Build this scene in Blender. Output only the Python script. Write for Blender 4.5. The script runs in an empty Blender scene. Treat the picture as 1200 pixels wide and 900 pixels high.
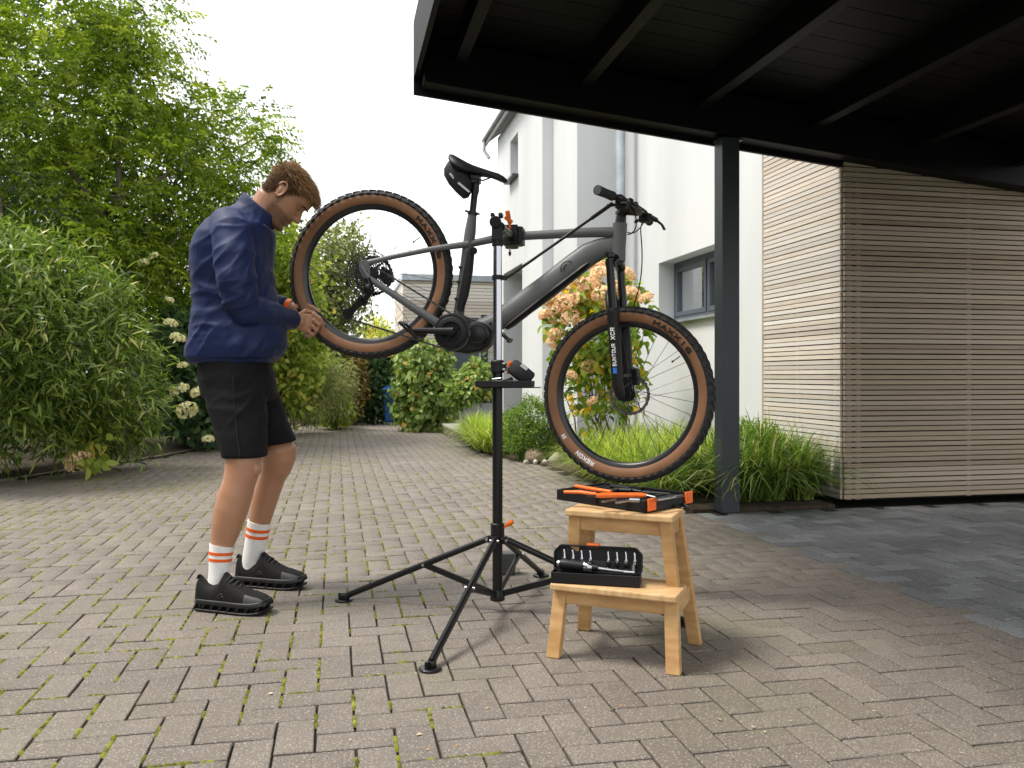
import bpy, bmesh, math, random
import numpy as np
from mathutils import Vector, Matrix

# ------------------------------------------------------------------ camera, sky, sun, exposure
F, H, HY = 980.0, 0.92, 440.0                 # focal length in photo pixels, eye height, horizon row
YAW = math.atan(206.0 / F)                    # camera looks a little to the right of the paving grid
cA, sA = math.cos(YAW), math.sin(YAW)
scene = bpy.context.scene
COL = scene.collection
cam_d = bpy.data.cameras.new("camera"); cam = bpy.data.objects.new("camera", cam_d); COL.objects.link(cam)
cam.location = (0, 0, H); cam.rotation_euler = (math.radians(90), 0, -YAW)
cam_d.sensor_width = 36.0; cam_d.lens = F / 1200.0 * 36.0; cam_d.shift_y = -10.0 / 1200.0
cam_d.clip_start = 0.05; cam_d.clip_end = 3000
scene.camera = cam
cam_d.dof.use_dof = True; cam_d.dof.focus_distance = 3.45; cam_d.dof.aperture_fstop = 7.0
SUN_EL, SUN_AZ = math.radians(62), math.radians(-80)   # azimuth from +Y, clockwise positive: sun at the left, a little beyond
world = bpy.data.worlds.new("World"); scene.world = world; world.use_nodes = True
wn = world.node_tree.nodes; wl = world.node_tree.links
for n in list(wn): wn.remove(n)
sky = wn.new("ShaderNodeTexSky"); sky.sky_type = 'NISHITA'; sky.sun_disc = False
sky.sun_elevation = SUN_EL; sky.sun_rotation = SUN_AZ; sky.air_density = 1.0; sky.dust_density = 4.0
hs = wn.new("ShaderNodeHueSaturation"); hs.inputs["Saturation"].default_value = 0.25
mx = wn.new("ShaderNodeMix"); mx.data_type = 'RGBA'; mx.inputs[0].default_value = 0.72
mx.inputs[7].default_value = (11.4, 11.5, 11.6, 1)
bg = wn.new("ShaderNodeBackground"); bg.inputs[1].default_value = 0.125
wo = wn.new("ShaderNodeOutputWorld")
wl.new(sky.outputs[0], hs.inputs["Color"]); wl.new(hs.outputs[0], mx.inputs[6]); wl.new(mx.outputs[2], bg.inputs[0]); wl.new(bg.outputs[0], wo.inputs[0])
sun_d = bpy.data.lights.new("sun", 'SUN'); sun = bpy.data.objects.new("sun", sun_d); COL.objects.link(sun)
sun_d.energy = 3.1; sun_d.angle = math.radians(18); sun_d.color = (1.0, 0.94, 0.85)
sd = Vector((math.sin(SUN_AZ) * math.cos(SUN_EL), math.cos(SUN_AZ) * math.cos(SUN_EL), math.sin(SUN_EL)))
sun.rotation_euler = sd.to_track_quat('Z', 'Y').to_euler()
sun.location = sd * 30
vs = scene.view_settings; vs.view_transform = 'Standard'; vs.look = 'None'; vs.exposure = 0.50; vs.gamma = 1.0
try: vs.use_curve_mapping = False
except Exception: pass
scene.cycles.max_bounces = 8; scene.cycles.transparent_max_bounces = 8

# ------------------------------------------------------------------ placing: camera-frame metres to world
def W(xc, zc, h): return Vector((xc * cA + zc * sA, -xc * sA + zc * cA, h))
def P(px, py, z): return W((px - 600) / F * z, z, H + (HY - py) / F * z)
def G(px, py, h=0.0): return P(px, py, F * (H - h) / (py - HY))
def PX(px, py, X): return P(px, py, X / ((px - 600) / F * cA + sA))
def PY(px, py, Y): return P(px, py, Y / (-(px - 600) / F * sA + cA))

# ------------------------------------------------------------------ mesh helpers
WORLDM = {}
def link(o, parent=None):
    COL.objects.link(o)
    if parent is not None:
        o.parent = parent
        o.matrix_parent_inverse = WORLDM.get(parent.name, Matrix()).inverted()
    return o
def tag(o, label=None, cat=None, group=None, kind=None):
    if label: o["label"] = label
    if cat: o["category"] = cat
    if group: o["group"] = group
    if kind: o["kind"] = kind
    return o
def thing(name, label, cat, loc=(0, 0, 0), group=None):
    o = bpy.data.objects.new(name, None); o.empty_display_size = 0.1
    o.location = loc; link(o); WORLDM[o.name] = Matrix.Translation(Vector(loc))
    return tag(o, label, cat, group)
def struct(o): o["kind"] = "structure"; return o
def frame_of(d, up=Vector((0, 0, 1))):
    d = Vector(d).normalized()
    if abs(d.dot(up)) > 0.98: up = Vector((1, 0, 0))
    s = d.cross(up).normalized(); u = s.cross(d).normalized()
    return d, s, u
class MB:
    def __init__(self): self.v = []; self.f = []; self.mi = []
    def add(self, vs, fs, m=0):
        b = len(self.v); self.v.extend([tuple(x) for x in vs]); self.f.extend([tuple(i + b for i in f) for f in fs]); self.mi.extend([m] * len(fs)); return self
    def box(self, c, s, ax=None, m=0):
        c = Vector(c); X, Y, Z = ax if ax else (Vector((1, 0, 0)), Vector((0, 1, 0)), Vector((0, 0, 1)))
        vs = [c + X * (s[0] / 2 * i) + Y * (s[1] / 2 * j) + Z * (s[2] / 2 * k) for i in (-1, 1) for j in (-1, 1) for k in (-1, 1)]
        return self.add(vs, [(0, 1, 3, 2), (4, 6, 7, 5), (0, 4, 5, 1), (2, 3, 7, 6), (0, 2, 6, 4), (1, 5, 7, 3)], m)
    def bar(self, a, b, w, h, up=Vector((0, 0, 1)), m=0):
        a = Vector(a); b = Vector(b); d, s, u = frame_of(b - a, up)
        return self.box((a + b) / 2, ((b - a).length, w, h), (d, s, u), m)
    def tube(self, pts, r, n=10, cap=True, sx=1.0, up=Vector((0, 0, 1)), m=0, closed=False):
        pts = [Vector(p) for p in pts]; N = len(pts)
        rr = r if isinstance(r, (list, tuple)) else [r] * N
        vs = []; s_prev = None
        for i, p in enumerate(pts):
            if closed: d = pts[(i + 1) % N] - pts[i - 1]
            else: d = pts[min(i + 1, N - 1)] - pts[max(i - 1, 0)]
            d = d.normalized()
            if s_prev is None: _, s, u = frame_of(d, up)
            else:
                s = (s_prev - d * s_prev.dot(d)).normalized(); u = s.cross(d).normalized()
            s_prev = s
            q = rr[i]; a, b = (q if isinstance(q, tuple) else (q, q * sx))
            for k in range(n):
                t = 2 * math.pi * k / n
                vs.append(p + s * (math.cos(t) * a) + u * (math.sin(t) * b))
        fs = []
        for i in range(N if closed else N - 1):
            for k in range(n):
                i2 = (i + 1) % N
                fs.append((i * n + k, i * n + (k + 1) % n, i2 * n + (k + 1) % n, i2 * n + k))
        if cap and not closed:
            fs.append(tuple(range(n - 1, -1, -1))); fs.append(tuple((N - 1) * n + k for k in range(n)))
        return self.add(vs, fs, m)
    def loft(self, rings, cap=True, m=0):
        n = len(rings[0]); vs = [p for r in rings for p in r]; fs = []
        for i in range(len(rings) - 1):
            for k in range(n): fs.append((i * n + k, i * n + (k + 1) % n, (i + 1) * n + (k + 1) % n, (i + 1) * n + k))
        if cap: fs.append(tuple(range(n - 1, -1, -1))); fs.append(tuple((len(rings) - 1) * n + k for k in range(n)))
        return self.add(vs, fs, m)
    def prism(self, poly, off, m=0):
        off = Vector(off); n = len(poly); a = [Vector(p) - off / 2 for p in poly]; b = [Vector(p) + off / 2 for p in poly]
        fs = [tuple(range(n - 1, -1, -1)), tuple(n + k for k in range(n))] + [(k, (k + 1) % n, n + (k + 1) % n, n + k) for k in range(n)]
        return self.add(a + b, fs, m)
    def lathe(self, prof, o, axis, n=24, m=0, closed=True):
        o = Vector(o); d, s, u = frame_of(axis); rings = []
        for (h, r) in prof:
            rings.append([o + d * h + (s * math.cos(2 * math.pi * k / n) + u * math.sin(2 * math.pi * k / n)) * max(r, 1e-4) for k in range(n)])
        return self.loft(rings, cap=closed, m=m)
    def ball(self, c, r, nu=14, nv=9, ax=None, m=0):
        c = Vector(c); X, Y, Z = ax if ax else (Vector((1, 0, 0)), Vector((0, 1, 0)), Vector((0, 0, 1)))
        rx, ry, rz = r if isinstance(r, (tuple, list)) else (r, r, r)
        rings = []
        for i in range(nv + 1):
            ph = math.pi * i / nv - math.pi / 2; cr = max(math.cos(ph), 0.02)
            rings.append([c + X * (rx * cr * math.cos(2 * math.pi * k / nu)) + Y * (ry * cr * math.sin(2 * math.pi * k / nu)) + Z * (rz * math.sin(ph)) for k in range(nu)])
        return self.loft(rings, m=m)
    def mesh(self, name, mats, smooth=False):
        me = bpy.data.meshes.new(name); me.from_pydata(self.v, [], self.f)
        bm = bmesh.new(); bm.from_mesh(me); bmesh.ops.recalc_face_normals(bm, faces=bm.faces); bm.to_mesh(me); bm.free()
        for mt in (mats if isinstance(mats, (list, tuple)) else [mats]): me.materials.append(mt)
        if any(self.mi): me.polygons.foreach_set("material_index", self.mi)
        if smooth: me.polygons.foreach_set("use_smooth", [True] * len(me.polygons))
        me.update(); return me
    def build(self, name, mats, parent=None, smooth=False, bevel=0, seg=2, angle=35):
        o = bpy.data.objects.new(name, self.mesh(name, mats, smooth)); link(o, parent)
        if bevel:
            b = o.modifiers.new("bevel", 'BEVEL'); b.width = bevel; b.segments = seg; b.limit_method = 'ANGLE'; b.angle_limit = math.radians(40)
        if smooth: auto_smooth(o, angle)
        return o
def auto_smooth(o, angle=35):
    me = o.data; bm = bmesh.new(); bm.from_mesh(me); lim = math.radians(angle)
    for e in bm.edges:
        if len(e.link_faces) == 2 and e.calc_face_angle(0) > lim: e.smooth = False
    bm.to_mesh(me); bm.free()
def fastmesh(name, V, T, mat, tint=None):
    me = bpy.data.meshes.new(name); V = np.asarray(V, dtype=np.float32); T = np.asarray(T, dtype=np.int32)
    me.vertices.add(len(V)); me.vertices.foreach_set("co", V.ravel())
    n, k = T.shape; me.loops.add(n * k); me.loops.foreach_set("vertex_index", T.ravel())
    me.polygons.add(n); me.polygons.foreach_set("loop_start", np.arange(0, n * k, k, dtype=np.int32))
    if tint is not None:
        at = me.attributes.new("tint", 'FLOAT', 'POINT'); at.data.foreach_set("value", np.asarray(tint, dtype=np.float32))
    me.materials.append(mat); me.update(calc_edges=True); me.validate(); return me

# ------------------------------------------------------------------ materials
def mat(name, col, rough=0.6, metal=0.0, col2=None, nscale=8.0, ndetail=6.0, bump=0.0, bscale=60.0, rnd=0.0, spec=0.5, stretch=None, coat=0.0, sheen=0.0, rvar=0.0, contrast=(0.35, 0.65), bdist=0.01, rnd_col=None):
    m = bpy.data.materials.new(name); m.use_nodes = True; nt = m.node_tree; N = nt.nodes; L = nt.links
    b = N["Principled BSDF"]; b.inputs["Roughness"].default_value = rough; b.inputs["Metallic"].default_value = metal
    b.inputs["Specular IOR Level"].default_value = spec; b.inputs["Coat Weight"].default_value = coat; b.inputs["Sheen Weight"].default_value = sheen
    b.inputs["Base Color"].default_value = (*col, 1)
    tc = N.new("ShaderNodeNewGeometry"); vec = tc.outputs["Position"]
    if stretch:
        mp = N.new("ShaderNodeMapping"); mp.inputs["Scale"].default_value = stretch; L.new(vec, mp.inputs[0]); vec = mp.outputs[0]
    out = None
    if col2 is not None:
        no = N.new("ShaderNodeTexNoise"); no.inputs["Scale"].default_value = nscale; no.inputs["Detail"].default_value = ndetail; L.new(vec, no.inputs["Vector"])
        mr = N.new("ShaderNodeMapRange"); mr.inputs[1].default_value = contrast[0]; mr.inputs[2].default_value = contrast[1]; L.new(no.outputs[0], mr.inputs[0])
        mi = N.new("ShaderNodeMix"); mi.data_type = 'RGBA'; mi.inputs[6].default_value = (*col, 1); mi.inputs[7].default_value = (*col2, 1)
        L.new(mr.outputs[0], mi.inputs[0]); out = mi.outputs[2]
        if rvar:
            r2 = N.new("ShaderNodeMapRange"); r2.inputs[3].default_value = rough - rvar; r2.inputs[4].default_value = rough + rvar; L.new(no.outputs[0], r2.inputs[0]); L.new(r2.outputs[0], b.inputs["Roughness"])
    if rnd:
        oi = N.new("ShaderNodeObjectInfo")
        if rnd_col is not None:
            m2 = N.new("ShaderNodeMix"); m2.data_type = 'RGBA'; m2.inputs[7].default_value = (*rnd_col, 1)
            if out is not None: L.new(out, m2.inputs[6])
            else: m2.inputs[6].default_value = (*col, 1)
            pw = N.new("ShaderNodeMath"); pw.operation = 'MULTIPLY'; L.new(oi.outputs["Random"], pw.inputs[0]); L.new(oi.outputs["Random"], pw.inputs[1])
            mu = N.new("ShaderNodeMath"); mu.operation = 'FRACT'; m9 = N.new("ShaderNodeMath"); m9.operation = 'MULTIPLY'; m9.inputs[1].default_value = 7.31
            L.new(oi.outputs["Random"], m9.inputs[0]); L.new(m9.outputs[0], mu.inputs[0]); L.new(mu.outputs[0], m2.inputs[0]); out = m2.outputs[2]
        hsv = N.new("ShaderNodeHueSaturation"); r3 = N.new("ShaderNodeMapRange"); r3.inputs[3].default_value = 1 - rnd; r3.inputs[4].default_value = 1 + rnd
        L.new(oi.outputs["Random"], r3.inputs[0]); L.new(r3.outputs[0], hsv.inputs["Value"])
        if out is not None: L.new(out, hsv.inputs["Color"])
        else: hsv.inputs["Color"].default_value = (*col, 1)
        out = hsv.outputs[0]
    if out is not None: L.new(out, b.inputs["Base Color"])
    if bump:
        nb = N.new("ShaderNodeTexNoise"); nb.inputs["Scale"].default_value = bscale; nb.inputs["Detail"].default_value = 5; L.new(vec, nb.inputs["Vector"])
        bp = N.new("ShaderNodeBump"); bp.inputs["Strength"].default_value = bump; bp.inputs["Distance"].default_value = bdist; L.new(nb.outputs[0], bp.inputs["Height"]); L.new(bp.outputs[0], b.inputs["Normal"])
    return m
def leafmat(name, ramp, trans=0.35, rough=0.45, spec=0.35):
    spec *= .6; ramp = [(p, tuple(min(.9, 1.22 * c) for c in q)) for p, q in ramp]
    m = bpy.data.materials.new(name); m.use_nodes = True; N = m.node_tree.nodes; L = m.node_tree.links
    b = N["Principled BSDF"]; b.inputs["Roughness"].default_value = rough; b.inputs["Specular IOR Level"].default_value = spec
    a = N.new("ShaderNodeAttribute"); a.attribute_name = "tint"
    cr = N.new("ShaderNodeValToRGB"); L.new(a.outputs["Fac"], cr.inputs[0])
    e = cr.color_ramp.elements
    for i, (p, c) in enumerate(ramp):
        el = e[i] if i < 2 else e.new(p)
        el.position = p; el.color = (*c, 1)
    L.new(cr.outputs[0], b.inputs["Base Color"])
    t = N.new("ShaderNodeBsdfTranslucent"); hsv = N.new("ShaderNodeHueSaturation"); hsv.inputs["Value"].default_value = 1.5; hsv.inputs["Saturation"].default_value = 1.1
    L.new(cr.outputs[0], hsv.inputs["Color"]); L.new(hsv.outputs[0], t.inputs[0])
    ms = N.new("ShaderNodeMixShader"); ms.inputs[0].default_value = trans
    L.new(b.outputs[0], ms.inputs[1]); L.new(t.outputs[0], ms.inputs[2]); L.new(ms.outputs[0], N["Material Output"].inputs[0])
    return m
M = {}
M['black_metal'] = mat("black_metal", (0.007, 0.007, 0.008), 0.30, 0.0, bump=0.05, bscale=400, spec=.35)
M['black_plastic'] = mat("black_plastic", (0.008, 0.008, 0.009), 0.48, 0.0, bump=0.15, bscale=500, bdist=0.001, spec=.3)
M['chrome'] = mat("chrome", (0.46, 0.47, 0.50), 0.16, 1.0)
M['steel'] = mat("steel", (0.55, 0.55, 0.56), 0.32, 1.0, col2=(0.4, 0.4, 0.41), nscale=40)
M['orange'] = mat("orange_plastic", (0.85, 0.16, 0.015), 0.4, 0.0, col2=(0.78, 0.13, 0.012), nscale=60)
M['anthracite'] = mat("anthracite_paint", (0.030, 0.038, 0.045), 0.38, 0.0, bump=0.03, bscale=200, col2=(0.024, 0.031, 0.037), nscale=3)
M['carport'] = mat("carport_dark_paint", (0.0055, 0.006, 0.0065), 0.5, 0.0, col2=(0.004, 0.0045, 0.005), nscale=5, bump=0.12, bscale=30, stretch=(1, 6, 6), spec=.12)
M['plaster'] = mat("white_render_plaster", (0.66, 0.675, 0.685), 0.9, 0.0, col2=(0.57, 0.585, 0.59), nscale=1.6, ndetail=9, contrast=(.35, .75), bump=0.35, bscale=240, bdist=0.004, stretch=(1, 1, .22))
M['window_frame'] = mat("window_frame_grey", (0.075, 0.088, 0.11), 0.4, col2=(0.065, 0.078, 0.10), nscale=20)
M['zinc'] = mat("zinc_sheet", (0.38, 0.42, 0.46), 0.42, 0.75, col2=(0.5, 0.53, 0.56), nscale=6)
M['soil'] = mat("garden_soil", (0.035, 0.024, 0.015), 0.95, col2=(0.07, 0.05, 0.03), nscale=18, bump=0.8, bscale=40)
# ================================================================== THE SETTING
rng = np.random.default_rng(7); random.seed(7)
# ---- ground to the horizon
def sheet(name, poly, z, m, parent=None):
    mb = MB(); mb.add([(x, y, z) for x, y in poly], [tuple(range(len(poly)))]); return mb.build(name, m, parent)
M['earth'] = mat("earth_ground", (0.07, 0.065, 0.04), 0.95, col2=(0.05, 0.07, 0.025), nscale=0.6, bump=0.5, bscale=8)
struct(sheet("ground", [(-600, -600), (600, -600), (600, 600), (-600, 600)], -0.06, M['earth']))

# ---- paving: herringbone of 20 x 10 cm blocks on a joint bed
EDGE_L = [(-5.6, -1.0), (-4.6, 4.0), (-3.6, 6.4), (-2.76, 8.13), (-1.95, 10.0), (-1.3, 12.2), (-0.9, 14.0), (-0.62, 15.75)]
EDGE_R = [(2.34, 5.27), (2.22, 6.2), (2.08, 8.3), (1.68, 9.9), (1.72, 11.6), (1.63, 14.3), (1.55, 15.75)]
def edge_x(E, y):
    if y <= E[0][1]: return E[0][0]
    for (a, b) in zip(E, E[1:]):
        if y <= b[1]: t = (y - a[1]) / (b[1] - a[1]); return a[0] + t * (b[0] - a[0])
    return E[-1][0]
def paver_material(name, c1, c2, grain, use_attr, rough, moss):
    m = bpy.data.materials.new(name); m.use_nodes = True; N = m.node_tree.nodes; L = m.node_tree.links; b = N["Principled BSDF"]
    g = N.new("ShaderNodeNewGeometry")
    def noise(s, d=4):
        n = N.new("ShaderNodeTexNoise"); n.inputs["Scale"].default_value = s; n.inputs["Detail"].default_value = d; L.new(g.outputs["Position"], n.inputs["Vector"]); return n.outputs[0]
    def mixc(f, a, bb):
        x = N.new("ShaderNodeMix"); x.data_type = 'RGBA'
        for s, v in ((0, f), (6, a), (7, bb)):
            if isinstance(v, tuple): x.inputs[s].default_value = (*v, 1)
            elif isinstance(v, float): x.inputs[s].default_value = v
            else: L.new(v, x.inputs[s])
        return x.outputs[2]
    def rng_(v, a, bb, lo=0.0, hi=1.0):
        r = N.new("ShaderNodeMapRange"); r.inputs[1].default_value = a; r.inputs[2].default_value = bb; r.inputs[3].default_value = lo; r.inputs[4].default_value = hi; L.new(v, r.inputs[0]); return r.outputs[0]
    if use_attr:
        a = N.new("ShaderNodeAttribute"); a.attribute_name = "tint"; rv = a.outputs["Fac"]
    else:
        o = N.new("ShaderNodeObjectInfo"); rv = o.outputs["Random"]
    col = mixc(rv, c1, c2)
    col = mixc(rng_(noise(1.4, 7), 0.38, 0.66, 0.0, 0.55), col, tuple(0.72 * x for x in c1))         # soiling
    col = mixc(rng_(noise(9, 7), 0.52, 0.74, 0.0, 0.55), col, tuple(0.55 * x for x in c2))           # blotches
    vo = N.new("ShaderNodeTexVoronoi"); vo.inputs["Scale"].default_value = 120; L.new(g.outputs["Position"], vo.inputs["Vector"])
    col = mixc(rng_(vo.outputs["Distance"], 0.18, 0.36, 0.75, 0.0), col, grain)
    col = mixc(rng_(noise(190, 3), 0.50, 0.62, 0.0, 0.62), col, tuple(0.38 * x for x in c1))
    if moss > 0:
        col = mixc(rng_(noise(1.1, 5), 0.5, 0.72, 0.0, moss), col, (0.17, 0.17, 0.06))
    L.new(col, b.inputs["Base Color"]); b.inputs["Roughness"].default_value = rough; b.inputs["Specular IOR Level"].default_value = 0.5
    bp = N.new("ShaderNodeBump"); bp.inputs["Strength"].default_value = 0.55; bp.inputs["Distance"].default_value = 0.003
    L.new(noise(260, 3), bp.inputs["Height"]); L.new(bp.outputs[0], b.inputs["Normal"])
    return m
BR1, BR2, BG = (0.162, 0.137, 0.114), (0.208, 0.179, 0.152), (0.40, 0.355, 0.305)
GR1, GR2, GG = (0.105, 0.112, 0.119), (0.285, 0.295, 0.30), (0.40, 0.41, 0.415)
M['brown_paver'] = paver_material("brown_concrete_paver", BR1, BR2, BG, False, 0.66, 0.25)
M['brown_pavers'] = paver_material("brown_concrete_pavers", BR1, BR2, BG, True, 0.66, 0.25)
M['grey_paver'] = paver_material("grey_concrete_paver", GR1, GR2, GG, False, 0.55, 0.0)
M['grey_pavers'] = paver_material("grey_concrete_pavers", GR1, GR2, GG, True, 0.55, 0.0)
M['joint'] = mat("dark_joint_sand", (0.014, 0.012, 0.009), 1.0, col2=(0.03, 0.025, 0.018), nscale=25)
def paver_verts(lx, ly, seed):
    r = random.Random(seed); g = 0.0066; hx, hy = lx / 2 - g / 2, ly / 2 - g / 2; c = 0.0022
    j = lambda: r.uniform(-0.0012, 0.0012)
    cn = [(-hx + j(), -hy + j()), (hx + j(), -hy + j()), (hx + j(), hy + j()), (-hx + j(), hy + j())]
    v = [(x, y, -0.03) for x, y in cn] + [(x, y, -c) for x, y in cn]
    v += [(x - math.copysign(c, x), y - math.copysign(c, y), 0.0) for x, y in cn]
    f = [(8, 9, 10, 11)] + [(a + k, a + (k + 1) % 4, a + 4 + (k + 1) % 4, a + 4 + k) for a in (0, 4) for k in range(4)]
    return np.array(v, dtype=np.float32), np.array(f, dtype=np.int32)
OX, OY, U = 1.348, 2.702, 0.1
cells = []
for ix in range(-75, 75):
    for iy in range(-22, 132):
        q = (ix - iy) % 4
        if q == 0: cx, cy, o = OX + (ix + 1) * U, OY + (iy + .5) * U, 0
        elif q == 3: cx, cy, o = OX + (ix + .5) * U, OY + (iy + 1) * U, 1
        else: continue
        if cy < 0.6 or cy > 15.8: continue
        if cx < edge_x(EDGE_L, cy) + 0.06: continue
        grey = cx > 2.37
        if grey:
            if cy > 5.2 or cx > 7.6: continue
        elif cx > (2.37 if cy < 5.22 else edge_x(EDGE_R, cy) - 0.04): continue
        zc = cx * sA + cy * cA; xc = cx * cA - cy * sA
        px, py = 600 + F * xc / max(zc, .1), HY + F * H / max(zc, .1)
        vis = zc > 0.5 and -20 < px < 1220 and py < 915
        if not vis and (cx * cx + cy * cy) > 60: continue
        cells.append((cx, cy, o, grey, vis, zc))
TEMPL = {(o, k): paver_verts(*((0.2, 0.1) if o == 0 else (0.1, 0.2)), seed=o * 10 + k) for o in (0, 1) for k in range(5)}
def lay_paving(name, grey):
    mine = sorted([c for c in cells if c[3] == grey], key=lambda c: (not c[4], c[5]))
    base_poly = ([(2.365, 0.4), (7.7, 0.4), (7.7, 5.27), (2.365, 5.27)] if grey else
                 [(2.365, 0.4), (2.365, 5.27)] + EDGE_R + EDGE_L[::-1] + [(-5.6, 0.4)])
    root = struct(sheet(name, base_poly, -0.0105, M['joint']))
    mi, ms = (M['grey_paver'], M['grey_pavers']) if grey else (M['brown_paver'], M['brown_pavers'])
    meshes = {}
    for k, (V, Fc) in TEMPL.items():
        me = bpy.data.meshes.new("paver"); me.from_pydata([tuple(x) for x in V.tolist()], [], [tuple(x) for x in Fc.tolist()]); me.materials.append(mi); meshes[k] = me
    r = random.Random(3 if grey else 5)
    for (cx, cy, o, g_, vis, zc) in mine[:300]:
        p = bpy.data.objects.new("paver", meshes[(o, r.randrange(5))]); p.location = (cx, cy, r.uniform(-0.0022, 0.0008))
        p.rotation_euler = (r.gauss(0, 0.005), r.gauss(0, 0.005), r.gauss(0, 0.004)); link(p, root)
    Vs, Ts, Tn = [], [], []; n = 0
    for (cx, cy, o, g_, vis, zc) in mine[300:]:
        V, Fc = TEMPL[(o, r.randrange(5))]; V = V.copy()
        tx, ty = r.gauss(0, 0.005), r.gauss(0, 0.005); V[:, 2] += V[:, 0] * tx + V[:, 1] * ty + r.uniform(-0.0022, 0.0008)
        V[:, 0] += cx; V[:, 1] += cy; Vs.append(V); Ts.append(Fc + n); n += len(V); Tn.append(np.full(len(V), r.random()))
    me = fastmesh("paver_field", np.concatenate(Vs), np.concatenate(Ts), ms, np.concatenate(Tn))
    fo = bpy.data.objects.new("paver_field", me); link(fo, root); fo["kind"] = "stuff"
    return root
lay_paving("driveway_paving", False)
lay_paving("carport_paving", True)
# ---- moss growing in the joints of the open, damp side of the driveway
M['moss'] = leafmat("joint_moss", [(0.0, (0.05, 0.06, 0.012)), (0.6, (0.135, 0.145, 0.020)), (1.0, (0.23, 0.235, 0.04))], trans=0.1, rough=0.9, spec=0.1)
def moss_density(x, y):
    d = 1.0 if x < 0.25 else max(0.0, 1 - (x - 0.25) / 0.35)
    if 3.6 < y < 8.0 and x < 1.6: d = max(d, 0.55)
    w = 0.5 + 0.5 * math.sin(x * 2.1 + 0.7) * math.sin(y * 1.3 + 1.9) + 0.35 * math.sin(x * 5.3 + y * 3.1)
    return d * min(1, max(0.0, 0.25 + 0.75 * w)) * (1.0 if y < 9 else 0.5)
mv, mf, mt_ = [], [], []
r = random.Random(11)
for (cx, cy, o, g_, vis, zc) in cells:
    if g_ or not vis: continue
    d = moss_density(cx, cy)
    if d < 0.05: continue
    for side in (0, 1):                                   # 0: left edge (joint runs away from us), 1: front edge
        ln = (0.1 if o == 0 else 0.2) if side == 0 else (0.2 if o == 0 else 0.1)
        hw = 0.1 if o == 0 else 0.05; hh = 0.05 if o == 0 else 0.1
        if r.random() > d * (1.3 if side == 0 else 0.55): continue
        nseg = int(ln / 0.016); a0 = r.random() * 0.4; a1 = 1 - r.random() * 0.4
        for k in range(nseg):
            t = (k + 0.5) / nseg
            if t < a0 or t > a1 or r.random() < 0.14: continue
            s = -ln / 2 + t * ln; w = r.uniform(0.0042, 0.0078) * (1.0 if side == 0 else 0.7); l = r.uniform(0.007, 0.012); hz = r.uniform(0.0008, 0.0035)
            x, y = (cx - hw + r.gauss(0, .001), cy + s) if side == 0 else (cx + s, cy - hh + r.gauss(0, .001))
            ex, ey = (w, l) if side == 0 else (l, w)
            b = len(mv)
            mv += [(x - ex, y - ey, -0.006), (x + ex, y - ey, -0.006), (x + ex, y + ey, -0.006), (x - ex, y + ey, -0.006),
                   (x + r.gauss(0, .002) - ex * .5, y - ey * .6, hz), (x + ex * .5, y - ey * .5, hz * r.uniform(.6, 1)), (x + ex * .45, y + ey * .6, hz), (x - ex * .5, y + ey * .5, hz * r.uniform(.6, 1))]
            mf += [(b + 4, b + 5, b + 6, b + 7)] + [(b + i, b + (i + 1) % 4, b + 4 + (i + 1) % 4, b + 4 + i) for i in range(4)]
            mt_ += [min(1, max(0, r.gauss(0.55, 0.25)))] * 8
mo = bpy.data.objects.new("joint_moss", fastmesh("joint_moss", np.array(mv), np.array(mf), M['moss'], mt_)); link(mo)
tag(mo, "yellow green moss growing in the driveway paving joints", "moss", kind="stuff")

# ---- planting beds
def bed(name, poly, top):
    mb = MB(); n = len(poly); cxm = sum(p[0] for p in poly) / n; cym = sum(p[1] for p in poly) / n
    inn = [(cxm + (x - cxm) * 0.94, cym + (y - cym) * 0.97) for x, y in poly]
    vs = [(x, y, -0.05) for x, y in poly] + [(x, y, 0.012) for x, y in poly] + [(x, y, top) for x, y in inn]
    fs = [(a + k, a + (k + 1) % n, a + n + (k + 1) % n, a + n + k) for a in (0, n) for k in range(n)] + [tuple(2 * n + k for k in range(n))]
    mb.add(vs, fs); return struct(mb.build(name, M['soil']))
bed("planting_bed_left", EDGE_L + [(-0.6, 19), (-14, 19), (-14, -1)], 0.07)
bed("planting_bed_right", [(2.36, 5.285), (2.24, 6.2), (2.10, 8.3), (1.70, 9.9), (1.76, 11.35), (2.745, 11.35), (2.745, 11.06), (2.895, 11.06), (2.895, 9.89), (3.515, 9.89), (3.515, 6.4), (3.43, 6.4), (3.43, 5.285)], 0.03)
M['kerb'] = mat("kerb_concrete", (0.30, 0.28, 0.24), 0.9, col2=(0.19, 0.19, 0.13), nscale=5, bump=0.4, bscale=80)
kroot = None
E = EDGE_L
pts = []
for (a, b) in zip(E[1:], E[2:]):
    L_ = math.hypot(b[0] - a[0], b[1] - a[1]); n = max(1, int(round(L_ / 0.5)))
    for k in range(n): pts.append(((a[0] + (b[0] - a[0]) * k / n, a[1] + (b[1] - a[1]) * k / n), (a[0] + (b[0] - a[0]) * (k + .97) / n, a[1] + (b[1] - a[1]) * (k + .97) / n)))
kr = struct(sheet("kerb", [(x + dx, y) for dx, E_ in ((0.0, E[1:]), (-0.06, E[1:][::-1])) for x, y in E_], -0.02, M['kerb']))
for a, b in pts:
    mb = MB(); mb.bar((a[0] - .03, a[1], -0.02), (b[0] - .03, b[1], -0.02), 0.055, 0.085); mb.build("kerb_stone", M['kerb'], kr, bevel=0.008)

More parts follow.
